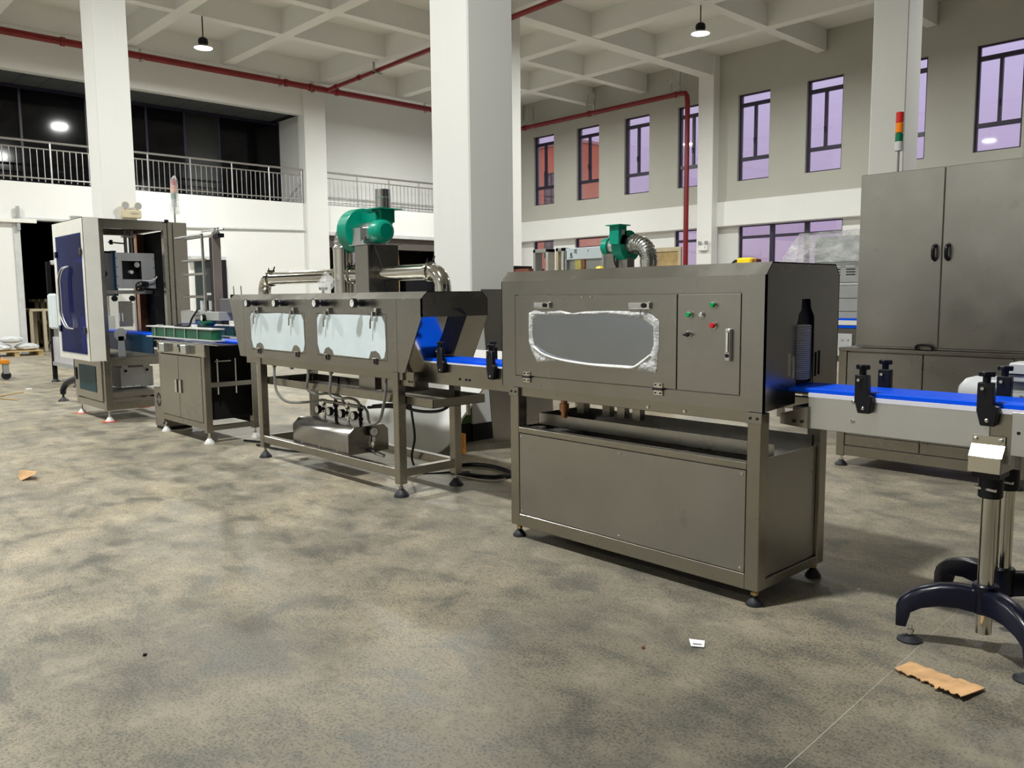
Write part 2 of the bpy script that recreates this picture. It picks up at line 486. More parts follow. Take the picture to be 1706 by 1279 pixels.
# recess behind the second railing
struct(MB().box(XW - 1.5, XW - 1.3, 13.4, YW + 0.3, 4.15, ZC).build('wall_stairwell', WALL))
struct(MB().box(XW - 6.5, XW - T, YF, YW + 0.3, 3.95, 4.12).build('floor_mezzanine', WALL))
struct(MB().box(XW - 6.5, XW - T, 13.2, 13.4, 4.12, ZC).build('wall_stairwell_side', WALL))
# mezzanine glazing: dark panels with slim mullions
DGREY = plain('grey_backed_glass', (0.022, 0.024, 0.022), 0.2, spec=0.2)
gl = sroot('wall_mezzanine', (XW - 2.0, 5.0, 4.12))
ys = [-2.6, 0.0, 2.4, 4.2, 5.85, 7.45, 9.05, 10.15, 11.2, 13.2]
for a, b in zip(ys, ys[1:]):
    MB().box(XW - 2.04, XW - 2.0, a + 0.03, b - 0.03, 4.16, 6.85).build('glazing_panel', DGREY if a == 10.15 else DGLASS, gl)
    MB().box(XW - 2.06, XW - 1.98, b - 0.03, b + 0.03, 4.12, 6.86).build('mullion', FRAME, gl)
MB().box(XW - 2.07, XW - 1.97, YF, 13.2, 6.78, 6.86).build('head_rail', FRAME, gl)
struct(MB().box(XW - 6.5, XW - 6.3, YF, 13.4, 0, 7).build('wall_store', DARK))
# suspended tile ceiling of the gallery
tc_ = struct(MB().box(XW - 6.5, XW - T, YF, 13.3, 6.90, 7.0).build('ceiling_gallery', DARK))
tp = MB().box(-0.292, 0.292, -0.292, 0.292, 0, 0.02)
pl = []
for i in range(3):
    for k in range(16):
        if (i, k) == (0, 2): continue
        pl.append((XW - 0.56 - 0.6 * i, 3.6 + 0.6 * k, 6.875))
rep(tp, 'ceiling_tile', TILE, tc_, pl)
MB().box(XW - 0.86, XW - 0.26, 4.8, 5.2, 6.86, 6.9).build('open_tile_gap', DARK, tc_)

# door opening on the left with steel jamb and sliding rail
dr = sroot('door_1', (XW, 6.0, 0))
MB().box(XW - 0.02, XW + 0.03, 5.06, 5.20, 0, 3.30).build('jamb', GREYL, dr, 0.004)
MB().box(XW - T, XW - 0.02, 5.16, 5.20, 0, 3.24).build('jamb_return', GREYP, dr)
MB().box(XW - 0.02, XW + 0.03, 6.95, 7.09, 0, 3.30).build('jamb', GREYL, dr, 0.004)
MB().box(XW - 0.02, XW + 0.05, 5.2, 7.1, 3.24, 3.30).build('head', GREYL, dr, 0.004)
MB().box(XW + 0.03, XW + 0.12, 3.6, 5.55, 3.16, 3.25).build('slide_rail', WPAINT, dr, 0.004)
MB().box(XW + 0.05, XW + 0.10, 5.13, 5.2, 2.98, 3.55).build('rail_bracket', GREYP, dr)
# store room behind the door; near-black wall colour stands in for its unlit gloom
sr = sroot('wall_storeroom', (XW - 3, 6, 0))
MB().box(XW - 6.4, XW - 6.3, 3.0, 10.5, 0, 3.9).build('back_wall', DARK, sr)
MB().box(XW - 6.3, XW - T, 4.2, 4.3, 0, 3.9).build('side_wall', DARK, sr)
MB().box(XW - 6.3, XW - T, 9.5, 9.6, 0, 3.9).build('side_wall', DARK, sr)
# second opening: goods bay
gb = sroot('wall_goods_bay', (XW - 3, 16, 0))
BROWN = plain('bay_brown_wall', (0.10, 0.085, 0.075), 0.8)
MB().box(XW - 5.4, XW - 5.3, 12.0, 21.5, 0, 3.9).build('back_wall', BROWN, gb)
MB().box(XW - 5.3, XW - T, 12.0, 12.1, 0, 3.9).build('side_wall', DARK, gb)  # near-black colour puts the unlit bay's darkness into the side walls
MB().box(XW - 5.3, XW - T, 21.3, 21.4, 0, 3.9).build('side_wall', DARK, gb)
d2 = sroot('door_2', (XW, 16, 0))
MB().box(XW - 0.1, XW + 0.06, 13.68, 18.7, 3.22, 3.34).build('head', GREYL, d2, 0.01)
MB().box(XW - 0.16, XW - 0.1, 13.7, 18.7, 2.86, 3.22).build('roller_shutter', BROWN, d2)
# small dark panelled door in the left wall
d3 = sroot('door_3', (XW, 9.75, 0))
MB().box(XW, XW + 0.05, 9.42, 10.1, 0, 2.38).build('leaf', plain('charcoal_door', (0.035, 0.045, 0.045), 0.3), d3)
MB().box(XW, XW + 0.22, 9.25, 10.25, 2.38, 2.47).build('head', GREYL, d3)
MB().box(XW, XW + 0.22, 10.1, 10.25, 0, 2.38).build('jamb', BLACK, d3)
MB().box(XW + 0.05, XW + 0.06, 9.72, 9.86, 1.40, 1.46).build('sign_plate', GREYL, d3)

# ------------------------------------------------------------------ window wall
UW = [-22.0 + 2.12 * i for i in range(14)]
WWID, Z0, Z1 = 1.02, 4.59, 7.05
w = MB()
w.box(XW - 0.3, XR, YW + 0.03, YW + 0.33, Z1, ZC); w.box(XW - 0.3, XR, YW + 0.03, YW + 0.33, 4.0, Z0)
prev = XW - 0.3
for x in UW:
    if x + WWID > XR: break
    w.box(prev, x, YW + 0.03, YW + 0.33, Z0, Z1); prev = x + WWID
w.box(prev, XR, YW + 0.03, YW + 0.33, Z0, Z1)
wall_back = struct(w.build('wall_back', WALLG))
struct(MB().box(XW, XR, YW - 0.02, YW + 0.33, 3.31, 4.03).build('trim_1', WALL, None, 0.01))
LW = [(-22.3, -21.25), (-20.2, -18.65), (-15.9, -14.75), (-13.6, -10.4), (-9.0, -6.2), (-4.6, -1.4), (0, 3.2)]
w = MB(); prev = XW - 0.3
for a, b in LW:
    w.box(prev, a, YW + 0.28, YW + 0.5, 0, 3.31); w.box(a, b, YW + 0.28, YW + 0.5, 0, 0.75); prev = b
w.box(prev, XR, YW + 0.28, YW + 0.5, 0, 3.31)
struct(w.build('wall_back_lower', WALL))
def window(n, x0, x1, z0, z1, y, lay):
    r = sroot('window_%d' % n, ((x0 + x1) / 2, y, z0))
    f = 0.055
    MB().box(x0, x0 + f, y - 0.04, y + 0.04, z0, z1).box(x1 - f, x1, y - 0.04, y + 0.04, z0, z1).box(x0 + f, x1 - f, y - 0.04, y + 0.04, z0, z0 + f * 0.7).box(x0 + f, x1 - f, y - 0.04, y + 0.04, z1 - f * 0.6, z1).build('window_frame', FRAME, r)
    if lay == 'upper':
        ta, tb = z0 + 0.62, z1 - 0.30
        MB().box(x0 + f, x1 - f, y - 0.05, y + 0.04, ta - 0.05, ta + 0.05).build('transom', FRAME, r)
        MB().box(x0 + f, x1 - f, y - 0.05, y + 0.04, tb - 0.05, tb + 0.05).build('transom', FRAME, r)
        xm = (x0 + x1) / 2
        MB().box(xm - 0.035, xm + 0.035, y - 0.05, y + 0.04, ta + 0.05, tb - 0.05).build('mullion', FRAME, r)
        MB().box(xm - 0.02, xm + 0.02, y - 0.09, y - 0.05, 5.72, 5.78).box(xm - 0.012, xm + 0.012, y - 0.1, y - 0.08, 5.62, 5.76).build('handle', FRAME, r)
        panes = [(x0 + f, x1 - f, z0 + 0.03, ta - 0.05), (x0 + f, xm - 0.035, ta + 0.05, tb - 0.05), (xm + 0.035, x1 - f, ta + 0.05, tb - 0.05), (x0 + f, x1 - f, tb + 0.05, z1 - 0.03)]
    else:
        tb = z1 - 0.34
        k = max(1, round((x1 - x0) / 1.08)); xs = [x0 + (x1 - x0) * i / k for i in range(k + 1)]
        MB().box(x0 + f, x1 - f, y - 0.05, y + 0.04, tb - 0.04, tb + 0.04).build('transom', FRAME, r)
        panes = []
        for i in range(k):
            if i: MB().box(xs[i] - 0.06, xs[i] + 0.06, y - 0.06, y + 0.04, z0 + 0.03, z1).build('mullion', FRAME, r)
            a, b = xs[i] + 0.05, xs[i + 1] - 0.05
            panes += [(a, b, z0 + 0.03, tb - 0.04), (a, b, tb + 0.04, z1 - 0.02)]
    for a, b, c, d in panes:
        MB().box(a, b, y + 0.005, y + 0.012, c, d).build('pane', GLASS, r)
n = 1
for x in UW[:10]:
    window(n, x, x + WWID, Z0, Z1, YW + 0.16, 'upper'); n += 1
for a, b in LW[:5]:
    window(n, a, b, 0.75, 3.31, YW + 0.40, 'lower'); n += 1
# back side panels so the unseen part of the hall is closed
struct(MB().box(XR, XR + 0.2, YF, YW + 0.3, 0, ZC).build('wall_right', plain('dark_unseen_wall', (0.10, 0.10, 0.10), 0.8)))  # unseen wall, coloured dark to darken the reflections in the steel end faces
struct(MB().box(XW - 0.3, XR, YF - 0.2, YF, 0, ZC).build('wall_front', WALL))

# columns
SK = plain('black_skirting_paint', (0.012, 0.012, 0.014), 0.45)
def column(x1, y0, w_=0.53, ztop=ZC):
    c = struct(MB().box(x1 - w_, x1, y0, y0 + w_, 0.0, ztop).build('column', WALL, None, 0.012))
    MB().box(x1 - w_ - 0.008, x1 + 0.008, y0 - 0.008, y0 + w_ + 0.008, 0.0, 0.156).build('skirting', SK, c)
    return c
column(-5.605, 4.77); column(-14.31, 4.45); column(-14.2, 13.15); column(-5.3, 13.2)
column(3.0, 4.7); column(3.0, 13.2); column(-5.6, -4.0); column(-14.3, -4.0); column(3.0, -4.0)
struct(MB().box(-14.69, -14.16, YW - 0.28, YW + 0.05, 0, ZC).build('column', WALL, None, 0.01))
struct(MB().box(-5.9, -5.37, YW - 0.28, YW + 0.05, 0, ZC).build('column', WALL, None, 0.01))
struct(MB().box(3.0, 3.53, YW - 0.28, YW + 0.05, 0, ZC).build('column', WALL, None, 0.01))

# ------------------------------------------------------------------ building outside the windows
bo = thing('building', 'red rendered building with dark windows seen outside the far left windows', 'building', (-38, 36, -0.15))
MB().box(-52, -30.9, 34.0, 36.5, -0.15, 9.55).build('facade', BRICK, bo)
MB().box(-52.1, -30.8, 33.8, 36.6, 9.55, 9.7).build('parapet', plain('pale_parapet', (0.75, 0.42, 0.34), 0.9), bo)
for i in range(7):
    for k, z in enumerate((0.7, 3.4, 6.2)):
        x = -32.6 - 2.9 * i
        o = MB().box(x - 0.75, x + 0.75, 33.93, 34.01, z, z + 1.9).build('window', plain('tinted_pane', (0.22, 0.10, 0.12), 0.15) if 'tinted_pane' not in MATS else MATS['tinted_pane'], bo)
        fm = MB()
        for dx in (-0.75, -0.25, 0.25, 0.69): fm.box(x + dx, x + dx + 0.06, 33.88, 33.94, z, z + 1.9)
        for dz in (0, 0.6, 1.84): fm.box(x - 0.75, x + 0.75, 33.88, 33.94, z + dz, z + dz + 0.06)
        fm.build('window_bars', FRAME, o)

# ------------------------------------------------------------------ balcony railings
def railing(y0, y1, posts, label, zb=4.17, zt=5.15, x=XW - 0.06, nb=7):
    r = thing('balcony_railing', label, 'railing', (x, (y0 + y1) / 2, zb - 0.02), 'mezzanine balcony railings')
    MB().tube([(x, y0, zt), (x, y1, zt)], 0.03, 10).build('top_rail', RAILM, r)
    MB().tube([(x, y0, zt - 0.17), (x, y1, zt - 0.17)], 0.019, 8).build('middle_rail', RAILM, r)
    MB().tube([(x, y0, zb + 0.10), (x, y1, zb + 0.10)], 0.019, 8).build('bottom_rail', RAILM, r)
    rep(MB().cyl((0, 0, zb - 0.02), (0, 0, zt), 0.024, n=10), 'post', RAILM, r, [(x, p, 0) for p in posts])
    bl = []
    ps = sorted(posts)
    for a, b in zip(ps, ps[1:]):
        for i in range(1, nb): bl.append((x, a + (b - a) * i / nb, 0))
    rep(MB().cyl((0, 0, zb + 0.02), (0, 0, zt - 0.17), 0.012, n=6), 'baluster', RAILM, r, bl)
railing(1.2, 12.9, [1.2, 2.4, 3.6, 4.8, 6.0, 7.16, 8.33, 9.47, 10.66, 11.8, 12.86], 'long stainless balcony railing before the dark glazed gallery, left of the wall column', nb=8)
railing(13.68, 21.7, [13.70, 14.84, 16.06, 17.27, 18.4, 19.6, 20.8], 'stainless balcony railing before the bright white stairwell wall', nb=8)

# ------------------------------------------------------------------ red sprinkler pipes
def pipe_run(name, label, pts, r, hang, smooth=0):
    p = thing(name, label, 'pipe', (pts[0][0], pts[0][1], pts[0][2] - r))
    MB().tube(pts, r, 14, smooth).build('pipe', RED, p)
    for (x, y, z, ax) in hang:
        d = Vector((1, 0, 0)) if ax == 'x' else Vector((0, 1, 0))
        MB().cyl(Vector((x, y, z)) - d * 0.05, Vector((x, y, z)) + d * 0.05, r * 1.28, n=14).build('coupling', RED, p)
    return p
zp = 7.50
p1 = pipe_run('sprinkler_pipe', 'long dark red pipe running along the header above the balcony', [(XW + 0.42, -3, zp), (XW + 0.42, 21.5, zp)], 0.085, [(XW + 0.42, y, zp, 'y') for y in (12.2, 13.0, 13.9, 6.3)])
for y in (3.9, 8.15, 12.05, 13.1, 17.3):
    MB().box(XW + 0.32, XW + 0.52, y - 0.03, y + 0.03, zp - 0.12, zp - 0.085).box(XW + 0.30, XW + 0.34, y - 0.03, y + 0.03, zp - 0.12, ZC).build('hanger_bracket', GALV, p1)
p2 = pipe_run('sprinkler_pipe', 'dark red branch pipe slanting up behind the large white pillar', [(XW + 0.42, 13.55, zp), (-8.0, 13.0, zp)], 0.06, [(-20.6, 13.47, zp, 'x'), (-21.9, 13.52, zp, 'x')])
for x in (-19.6, -16.9):
    MB().box(x - 0.03, x + 0.03, 13.28, 13.32, zp - 0.10, ZB).box(x - 0.03, x + 0.03, 13.28, 13.56, zp - 0.10, zp - 0.06).build('hanger_bracket', GREYP, p2)
zq = 7.33
p3 = pipe_run('sprinkler_pipe', 'red pipe under the ceiling that drops down beside the window wall column', [(XW + 0.5, YW - 0.42, zq), (-15.22, YW - 0.42, zq), (-15.06, YW - 0.42, zq - 0.02), (-15.0, YW - 0.42, zq - 0.12), (-14.98, YW - 0.42, zq - 0.3), (-14.98, YW - 0.42, 0.0)], 0.075, [(x, YW - 0.42, zq, 'x') for x in (-22.0, -18.9, -15.4)])
for x in (-21.9, -19.0, -15.6):
    MB().tube([(x, YW - 0.42, zq - 0.1), (x + 0.02, YW - 0.42, zq + 0.2), (x - 0.3, YW - 0.2, ZB + 0.2)], 0.02, 6).tube([(x + 0.02, YW - 0.42, zq + 0.1), (x + 0.06, YW - 0.42, ZB + 0.3)], 0.02, 6).box(x + 0.28, x + 0.36, YW - 0.46, YW - 0.42, zq - 0.12, ZB + 0.3).build('hanger_bracket', GALV, p3)
cd = MB().tube([(XW + 0.04, 7.1, 3.22), (XW + 0.04, 9.41, 3.255), (XW + 0.04, 12.86, 3.34)], 0.028, 8)
single(cd, 'conduit', GREYL, 'thin grey conduit running along the bright left wall', 'conduit')

# ------------------------------------------------------------------ high bay lamps
def lamp(x, y, z, zt, label, k):
    r = thing('high_bay_lamp', label, 'lamp', (x, y, z), 'high bay lamps')
    MB().cyl((x, y, z + 0.2), (x, y, zt), 0.014, n=8).build('suspension_rod', BLACK, r)
    MB().lathe([(0.0, 0.24), (0.06, 0.24), (0.10, 0.21), (0.115, 0.15), (0.10, 0.09), (0.06, 0.07), (0, 0.07)], (x, y, z), (0, 0, 1), 20).build('driver_housing', BLACK, r)
    sh = MB().lathe([(0.07, 0.085), (0.12, 0.07), (0.215, 0.02), (0.225, 0.0), (0.215, 0.0), (0.11, 0.055), (0.07, 0.07)], (x, y, z), (0, 0, 1), 28).build('reflector', ALU, r)
    MB().lathe([(0, 0.004), (0.19, 0.004), (0.208, 0.012), (0, 0.02)], (x, y, z), (0, 0, 1), 28).build('diffuser', LAMPE, r)
    ld = bpy.data.lights.new('lamp_light', 'AREA')
    ld.shape = 'DISK'; ld.size = 0.40; ld.energy = LAMP_W * k; ld.color = (0.985, 1.0, 0.955)
    lo = bpy.data.objects.new('lamp_light', ld); COL.objects.link(lo)
    lo.parent = r; lo.location = (0, 0, -0.004)
lamp(-19.15, 8.34, 7.01, ZB + 0.02, 'round white high bay lamp hanging over the left gallery railing', 1.0)
lamp(-11.1, 16.30, 7.10, ZB + 0.02, 'round white high bay lamp hanging before the right window wall', 0.9)
for x, y, k, lab in ((-19.1, 16.6, 1.0, 'high bay lamp hidden behind the large white pillar'), (-19.1, 0.3, 1.0, 'high bay lamp out of view above the left wall door'), (-11.1, 8.3, 1.0, 'high bay lamp out of view above the green blowers'),
                     (-11.1, 0.3, 1.15, 'high bay lamp out of view above the open floor left of the labelling machine'), (-2.8, 16.6, 0.6, 'high bay lamp out of view above the tall steel cabinet'), (-2.8, 0.3, 1.4, 'high bay lamp out of view above the nearest tunnel'),
                     (-2.8, -7.8, 0.4, 'high bay lamp out of view far behind the camera over the right floor'), (-11.1, -7.8, 0.5, 'high bay lamp out of view far behind the camera over the left floor')):
    lamp(x, y, 7.05, ZB + 0.02, lab, k)
# ================================================================== shrink tunnel (front machine)
T1 = thing('shrink_tunnel', 'stainless steam shrink tunnel with film covered window and push buttons, nearest machine', 'machine', (-2.49, 3.31, 0))
ax0, ax1, ay0, ay1 = -3.27, -1.714, 2.995, 3.63
hd = MB()
hd.sheet([(ay0, 1.3752), (3.043, 1.427), (3.588, 1.427), (ay1, 1.375), (ay1, 0.83)], -0.005, 'x', ax0, ax1)
hd.box(ax0 + 0.004, ax1 - 0.004, ay0 + 0.014, ay0 + 0.018, 0.83, 1.37)
hood = hd.build('hood', STEEL, T1)
ff = MB()
ff.box(ax0, ax1, ay0, ay0 + 0.013, 1.3045, 1.375).box(ax0, ax1, ay0, ay0 + 0.013, 0.821, 0.8805)
ff.box(ax0, -3.1665, ay0, ay0 + 0.013, 0.8805, 1.3045).box(-1.8205, ax1, ay0, ay0 + 0.013, 0.8805, 1.3045)
ff.build('front_frame', STEEL, T1)
dp = MB().box(-3.163, -2.139, ay0 - 0.002, ay0 + 0.011, 0.884, 1.301).build('access_door', STEEL, T1, 0.0015)
cp = MB().box(-2.134, -1.824, ay0 - 0.002, ay0 + 0.011, 0.884, 1.301).build('control_panel', STEELD, T1, 0.0015)
OUT = [(-3.058, 1.212), (-3.008, 1.227), (-2.873, 1.220), (-2.837, 1.226), (-2.752, 1.213), (-2.669, 1.222), (-2.523, 1.226), (-2.398, 1.225), (-2.290, 1.225), (-2.231, 1.184), (-2.232, 1.066), (-2.245, 0.952), (-2.365, 0.957), (-2.655, 0.959), (-2.867, 0.973), (-2.995, 0.956), (-3.029, 1.003), (-3.060, 1.067)]
INN = [(-3.028, 1.179), (-2.993, 1.198), (-2.895, 1.202), (-2.823, 1.205), (-2.752, 1.202), (-2.669, 1.207), (-2.549, 1.210), (-2.416, 1.205), (-2.325, 1.192), (-2.262, 1.160), (-2.260, 1.075), (-2.276, 1.036), (-2.371, 0.976), (-2.655, 0.974), (-2.838, 0.985), (-2.956, 1.006), (-3.017, 1.047), (-3.032, 1.101)]
WINM = steel('smoked_window_pane', (0.40, 0.43, 0.48), 0.16, 0.28, 0.12, gs=0.0)
cxw, czw = -2.645, 1.09
MB().prism([(cxw + (p[0] - cxw) * 1.03, czw + (p[1] - czw) * 1.03) for p in INN], 'y', ay0 - 0.004, ay0 - 0.002).build('window_pane', WINM, dp)
# film left round the window: a puckered ring
fb = MB(); N = len(OUT); sub = 5; rows = []
for i in range(N):
    for k in range(sub):
        t = k / sub
        o = Vector(OUT[i]).lerp(Vector(OUT[(i + 1) % N]), t); q = Vector(INN[i]).lerp(Vector(INN[(i + 1) % N]), t)
        rows.append([(o.x, ay0 - 0.004, o.y)] + [((o.lerp(q, s)).x, ay0 - 0.006 - random.uniform(0.001, 0.014) * math.sin(PI * s), (o.lerp(q, s)).y) for s in (0.3, 0.6, 0.85)] + [(q.x, ay0 - 0.005, q.y)])
m_ = len(rows[0]); M = len(rows)
fb.add([p for r in rows for p in r], [(i * m_ + k, i * m_ + k + 1, ((i + 1) % M) * m_ + k + 1, ((i + 1) % M) * m_ + k) for i in range(M) for k in range(m_ - 1)])
fb.build('film_edge', FILMB, dp, 0, 80)
# bright fold of film along the lower edge
MB().tube([(-3.02, ay0 - 0.012, 1.04), (-2.94, ay0 - 0.016, 1.004), (-2.82, ay0 - 0.016, 0.981), (-2.64, ay0 - 0.014, 0.968), (-2.45, ay0 - 0.014, 0.966), (-2.36, ay0 - 0.014, 0.972), (-2.27, ay0 - 0.012, 1.03)], 0.0055, 8, 5).build('film_fold', WHITEPL, dp)
for a, b, key in ((-3.013, -2.898, 0), (-2.398, -2.275, 1)):
    la = MB().box(a, b, ay0 - 0.018, ay0, 1.236, 1.268).build('latch', CHROME, dp, 0.008, 35, 3)
    MB().box(a + 0.012, b - 0.045, ay0 - 0.021, ay0 - 0.017, 1.243, 1.261).build('latch_lever', ALU, la, 0.003)
    MB().cyl((b - 0.03, ay0 - 0.026, 1.252), (b - 0.03, ay0, 1.252), 0.011).build('latch_barrel', BLACK, la)
    if key:
        MB().tube([(b - 0.045, ay0 - 0.024, 1.235), (b - 0.043, ay0 - 0.028, 1.213), (b - 0.04, ay0 - 0.026, 1.195)], 0.003, 6).build('key', CHROME, la)
for x in (-3.074, -2.231):
    hg = MB().box(x - 0.024, x + 0.024, ay0 - 0.010, ay0, 0.850, 0.908).build('hinge', CHROME, T1, 0.002)
    MB().cyl((x - 0.026, ay0 - 0.012, 0.880), (x + 0.028, ay0 - 0.012, 0.880), 0.006, n=8).build('hinge_pin', BLACK, hg)
    screws(hg, [(x + sx * 0.013, ay0 - 0.011, 0.880 + sz * 0.018) for sx in (-1, 1) for sz in (-1, 1)], 0.004, mat=BLACK)
screws(dp, [(-2.69, ay0 - 0.002, 1.292), (-2.635, ay0 - 0.002, 1.292)], 0.006)
def button(x, z, cap, r=0.0125, h=0.022, ring=CHROME):
    bz = MB().lathe([(0, 0), (r + 0.004, 0), (r + 0.004, 0.005), (r, 0.010), (r * 0.8, 0.010), (0, 0.010)], (x, ay0 - 0.002, z), (0, -1, 0), 20).build('button_bezel', ring, cp)
    MB().lathe([(0, 0.006), (r * 0.9, 0.006), (r * 0.9, h * 0.8), (r * 0.75, h), (0, h)], (x, ay0 - 0.002, z), (0, -1, 0), 20).build('button_cap', cap, bz)
button(-2.07, 1.213, BTNG); button(-1.951, 1.254, BTNG); button(-1.950, 1.169, BTNR); button(-2.010, 1.213, CHROME, 0.011, 0.014)
button(-2.075, 1.128, BLACK, 0.012, 0.016)
MB().box(-2.090, -2.060, ay0 - 0.028, ay0 - 0.016, 1.123, 1.131).build('selector_lever', BLACK, cp, 0.002)
ph = MB().box(-1.887, -1.860, ay0 - 0.020, ay0, 1.022, 1.158).build('panel_handle', ALU, T1, 0.010, 35, 3)
MB().box(-1.881, -1.866, ay0 - 0.024, ay0 - 0.018, 1.058, 1.146).build('handle_lever', CHROME, ph, 0.003)
MB().cyl((-1.8735, ay0 - 0.024, 1.046), (-1.8735, ay0, 1.046), 0.008).build('handle_lock', NAVY, ph)
# end panels with product slot
def end_panel(x, t):
    e = MB()
    zt = lambda y: 1.375 + (1.427 - 1.375) * min(1, max(0, (y - ay0) / 0.048))
    e.prism([(ay0, 0.821), (3.252, 0.835), (3.252, 1.170), (3.266, 1.215), (3.286, 1.228), (3.290, 1.276), (3.323, 1.276), (3.323, 1.427), (3.043, 1.427), (ay0, 1.375)], 'x', x, x + t)
    e.prism([(3.323, 1.276), (3.362, 1.276), (3.372, 1.235), (3.402, 1.200), (3.408, 0.84), (ay1, 0.845), (ay1, 1.375), (3.588, 1.427), (3.323, 1.427)], 'x', x, x + t)
    return e.build('end_panel', STEEL, T1)
ep = end_panel(ax1 - 0.005, 0.005)
end_panel(ax0, 0.005)
for y, z0_, z1_ in ((3.195, 0.955, 1.05), (3.232, 0.945, 1.035), (3.425, 0.94, 1.045), (3.455, 0.945, 1.05)):
    MB().box(ax1, ax1 + 0.004, y - 0.003, y + 0.003, z0_, z1_).build('slot_edge', CHROME if y < 3.3 else BLACK, ep)
MB().box(ax1 - 0.03, ax1 - 0.02, 3.235, 3.425, 0.915, 1.30).build('slot_curtain', RUBBER, T1)
def corrug(pts, r, n, pitch, parent, name, mat):
    # corrugated flexible duct along a polyline
    P = [Vector(p) for p in pts]
    L = sum((b - a).length for a, b in zip(P, P[1:])); m = int(L / pitch) * 4
    def at(s):
        for a, b in zip(P, P[1:]):
            d = (b - a).length
            if s <= d or b is P[-1]: return a.lerp(b, min(1, s / d))
            s -= d
    q = [at(L * i / m) for i in range(m + 1)]
    return MB().tube(q, lambda t: r * (1 + 0.07 * (1 if int(round(t * m)) % 4 in (0, 1) else -1)), n).build(name, mat, parent)
hz_ = MB()
for i in range(27):
    z = 0.942 + 0.0085 * i
    hz_.lathe([(0.036, -0.0040), (0.044, -0.0012), (0.044, 0.0012), (0.036, 0.0040)], (ax1 - 0.008, 3.299, z), (0, 0, 1), 18)
hz_.cyl((ax1 - 0.008, 3.299, 0.935), (ax1 - 0.008, 3.299, 1.168), 0.034, n=16)
hz_.build('corrugated_hose', GREYL, T1)
# lower frame
zb, zt = 0.068, 0.815
for x0_, x1_ in ((-3.212, -3.148), (-1.786, -1.722)):
    for y0_, y1_ in ((ay0 + 0.002, ay0 + 0.066), (3.508, 3.572)):
        MB().box(x0_, x1_, y0_, y1_, zb, zt).build('leg', STEELT, T1, 0.003)
for x in (-3.18, -1.754):
    for y in (ay0 + 0.034, 3.54): foot(T1, x, y, 0.075, 0.036, RUBBER, BRASS, 0.04)
for x in (-3.18, -1.754):
    bk = MB().box(x - 0.036, x + 0.036, ay0 - 0.004, ay0 + 0.002, 0.772, 0.818).build('corner_bracket', STEEL, T1, 0.001)
    screws(bk, [(x - 0.016, ay0 - 0.004, 0.795), (x + 0.016, ay0 - 0.004, 0.795)], 0.006, mat=BLACK)
MB().box(-3.148, -1.786, ay0 + 0.002, ay0 + 0.05, zb, 0.134).build('bottom_rail', STEELT, T1, 0.002)
MB().box(-3.148, -1.786, ay0 + 0.002, ay0 + 0.05, 0.577, 0.606).build('top_rail', STEELT, T1, 0.002)
fp = MB().box(-3.144, -1.790, ay0 + 0.005, ay0 + 0.012, 0.137, 0.573).build('front_panel', STEELD, T1, 0.001)
screws(fp, [(x, ay0 + 0.005, z) for x in (-3.128, -2.46, -1.808) for z in (0.155, 0.556)], 0.006)
MB().box(-1.746, -1.738, ay0 + 0.07, 3.505, 0.11, 0.62).build('side_panel', STEELD, T1)
MB().box(-1.786, -1.724, ay0 + 0.066, 3.508, zb, 0.108).build('side_rail', STEELT, T1, 0.002)
MB().box(-3.2, -3.192, ay0 + 0.07, 3.505, 0.11, 0.60).build('side_panel', STEELD, T1)
MB().box(-3.148, -1.786, 3.55, 3.57, zb, 0.62).build('back_panel', STEELD, T1)
MB().box(-3.19, -1.75, ay0 + 0.05, 3.55, 0.555, 0.565).build('tank_lid', STEELD, T1)
tr = MB().box(-3.16, -1.755, 3.16, 3.163, 0.60, 0.665).box(-3.16, -1.755, 3.16, 3.50, 0.60, 0.603).box(-3.16, -1.157 - 0.6, 3.497, 3.50, 0.60, 0.665).box(-3.16, -3.157, 3.16, 3.5, 0.60, 0.665)
tr.build('drip_tray', STEEL, T1)
MB().cyl((-3.10, 3.10, 0.565), (-3.10, 3.10, 0.60), 0.04, n=20).build('filler_cap', STEEL, T1)
MB().box(ax0 + 0.07, ax1 - 0.07, ay0 + 0.012, ay0 + 0.05, 0.772, 0.823).build('hood_rail', STEELT, T1, 0.002)
MB().box(ax0 + 0.07, ax1 - 0.07, 3.52, 3.56, 0.772, 0.83).build('hood_rail', STEELT, T1, 0.002)
for x in (-2.98, -2.80, -2.70, -2.60): MB().box(x - 0.025, x + 0.025, 3.30, 3.34, 0.665, 0.80).build('drain_bracket', STEELT, T1)
MB().cyl((-2.93, 3.12, 0.665), (-2.93, 3.12, 0.80), 0.017, n=12).cyl((-2.93, 3.12, 0.70), (-2.93, 3.12, 0.74), 0.026, n=12).build('steam_valve', COPPER, T1)
for x in (-2.30, -2.10): MB().cyl((x, ay0 + 0.006, 0.79), (x, ay0 + 0.014, 0.79), 0.007, n=8).build('bolt', CHROME, T1)

# exhaust blower on the tunnel
def volute(mb, cx_, cz_, y0_, y1_, r0, r1, n=36, turn=1.0, start=0.0):
    pts = []
    for i in range(n + 1):
        t = i / n; a = start + turn * 2 * PI * t
        r = r0 + (r1 - r0) * t
        pts.append((cx_ + r * math.cos(a), cz_ + r * math.sin(a)))
    mb.prism(pts, 'y', y0_, y1_)
B2 = thing('blower', 'small dark green blower with ribbed elbow duct on the nearest tunnel', 'blower', (-2.84, 3.47, 1.427))
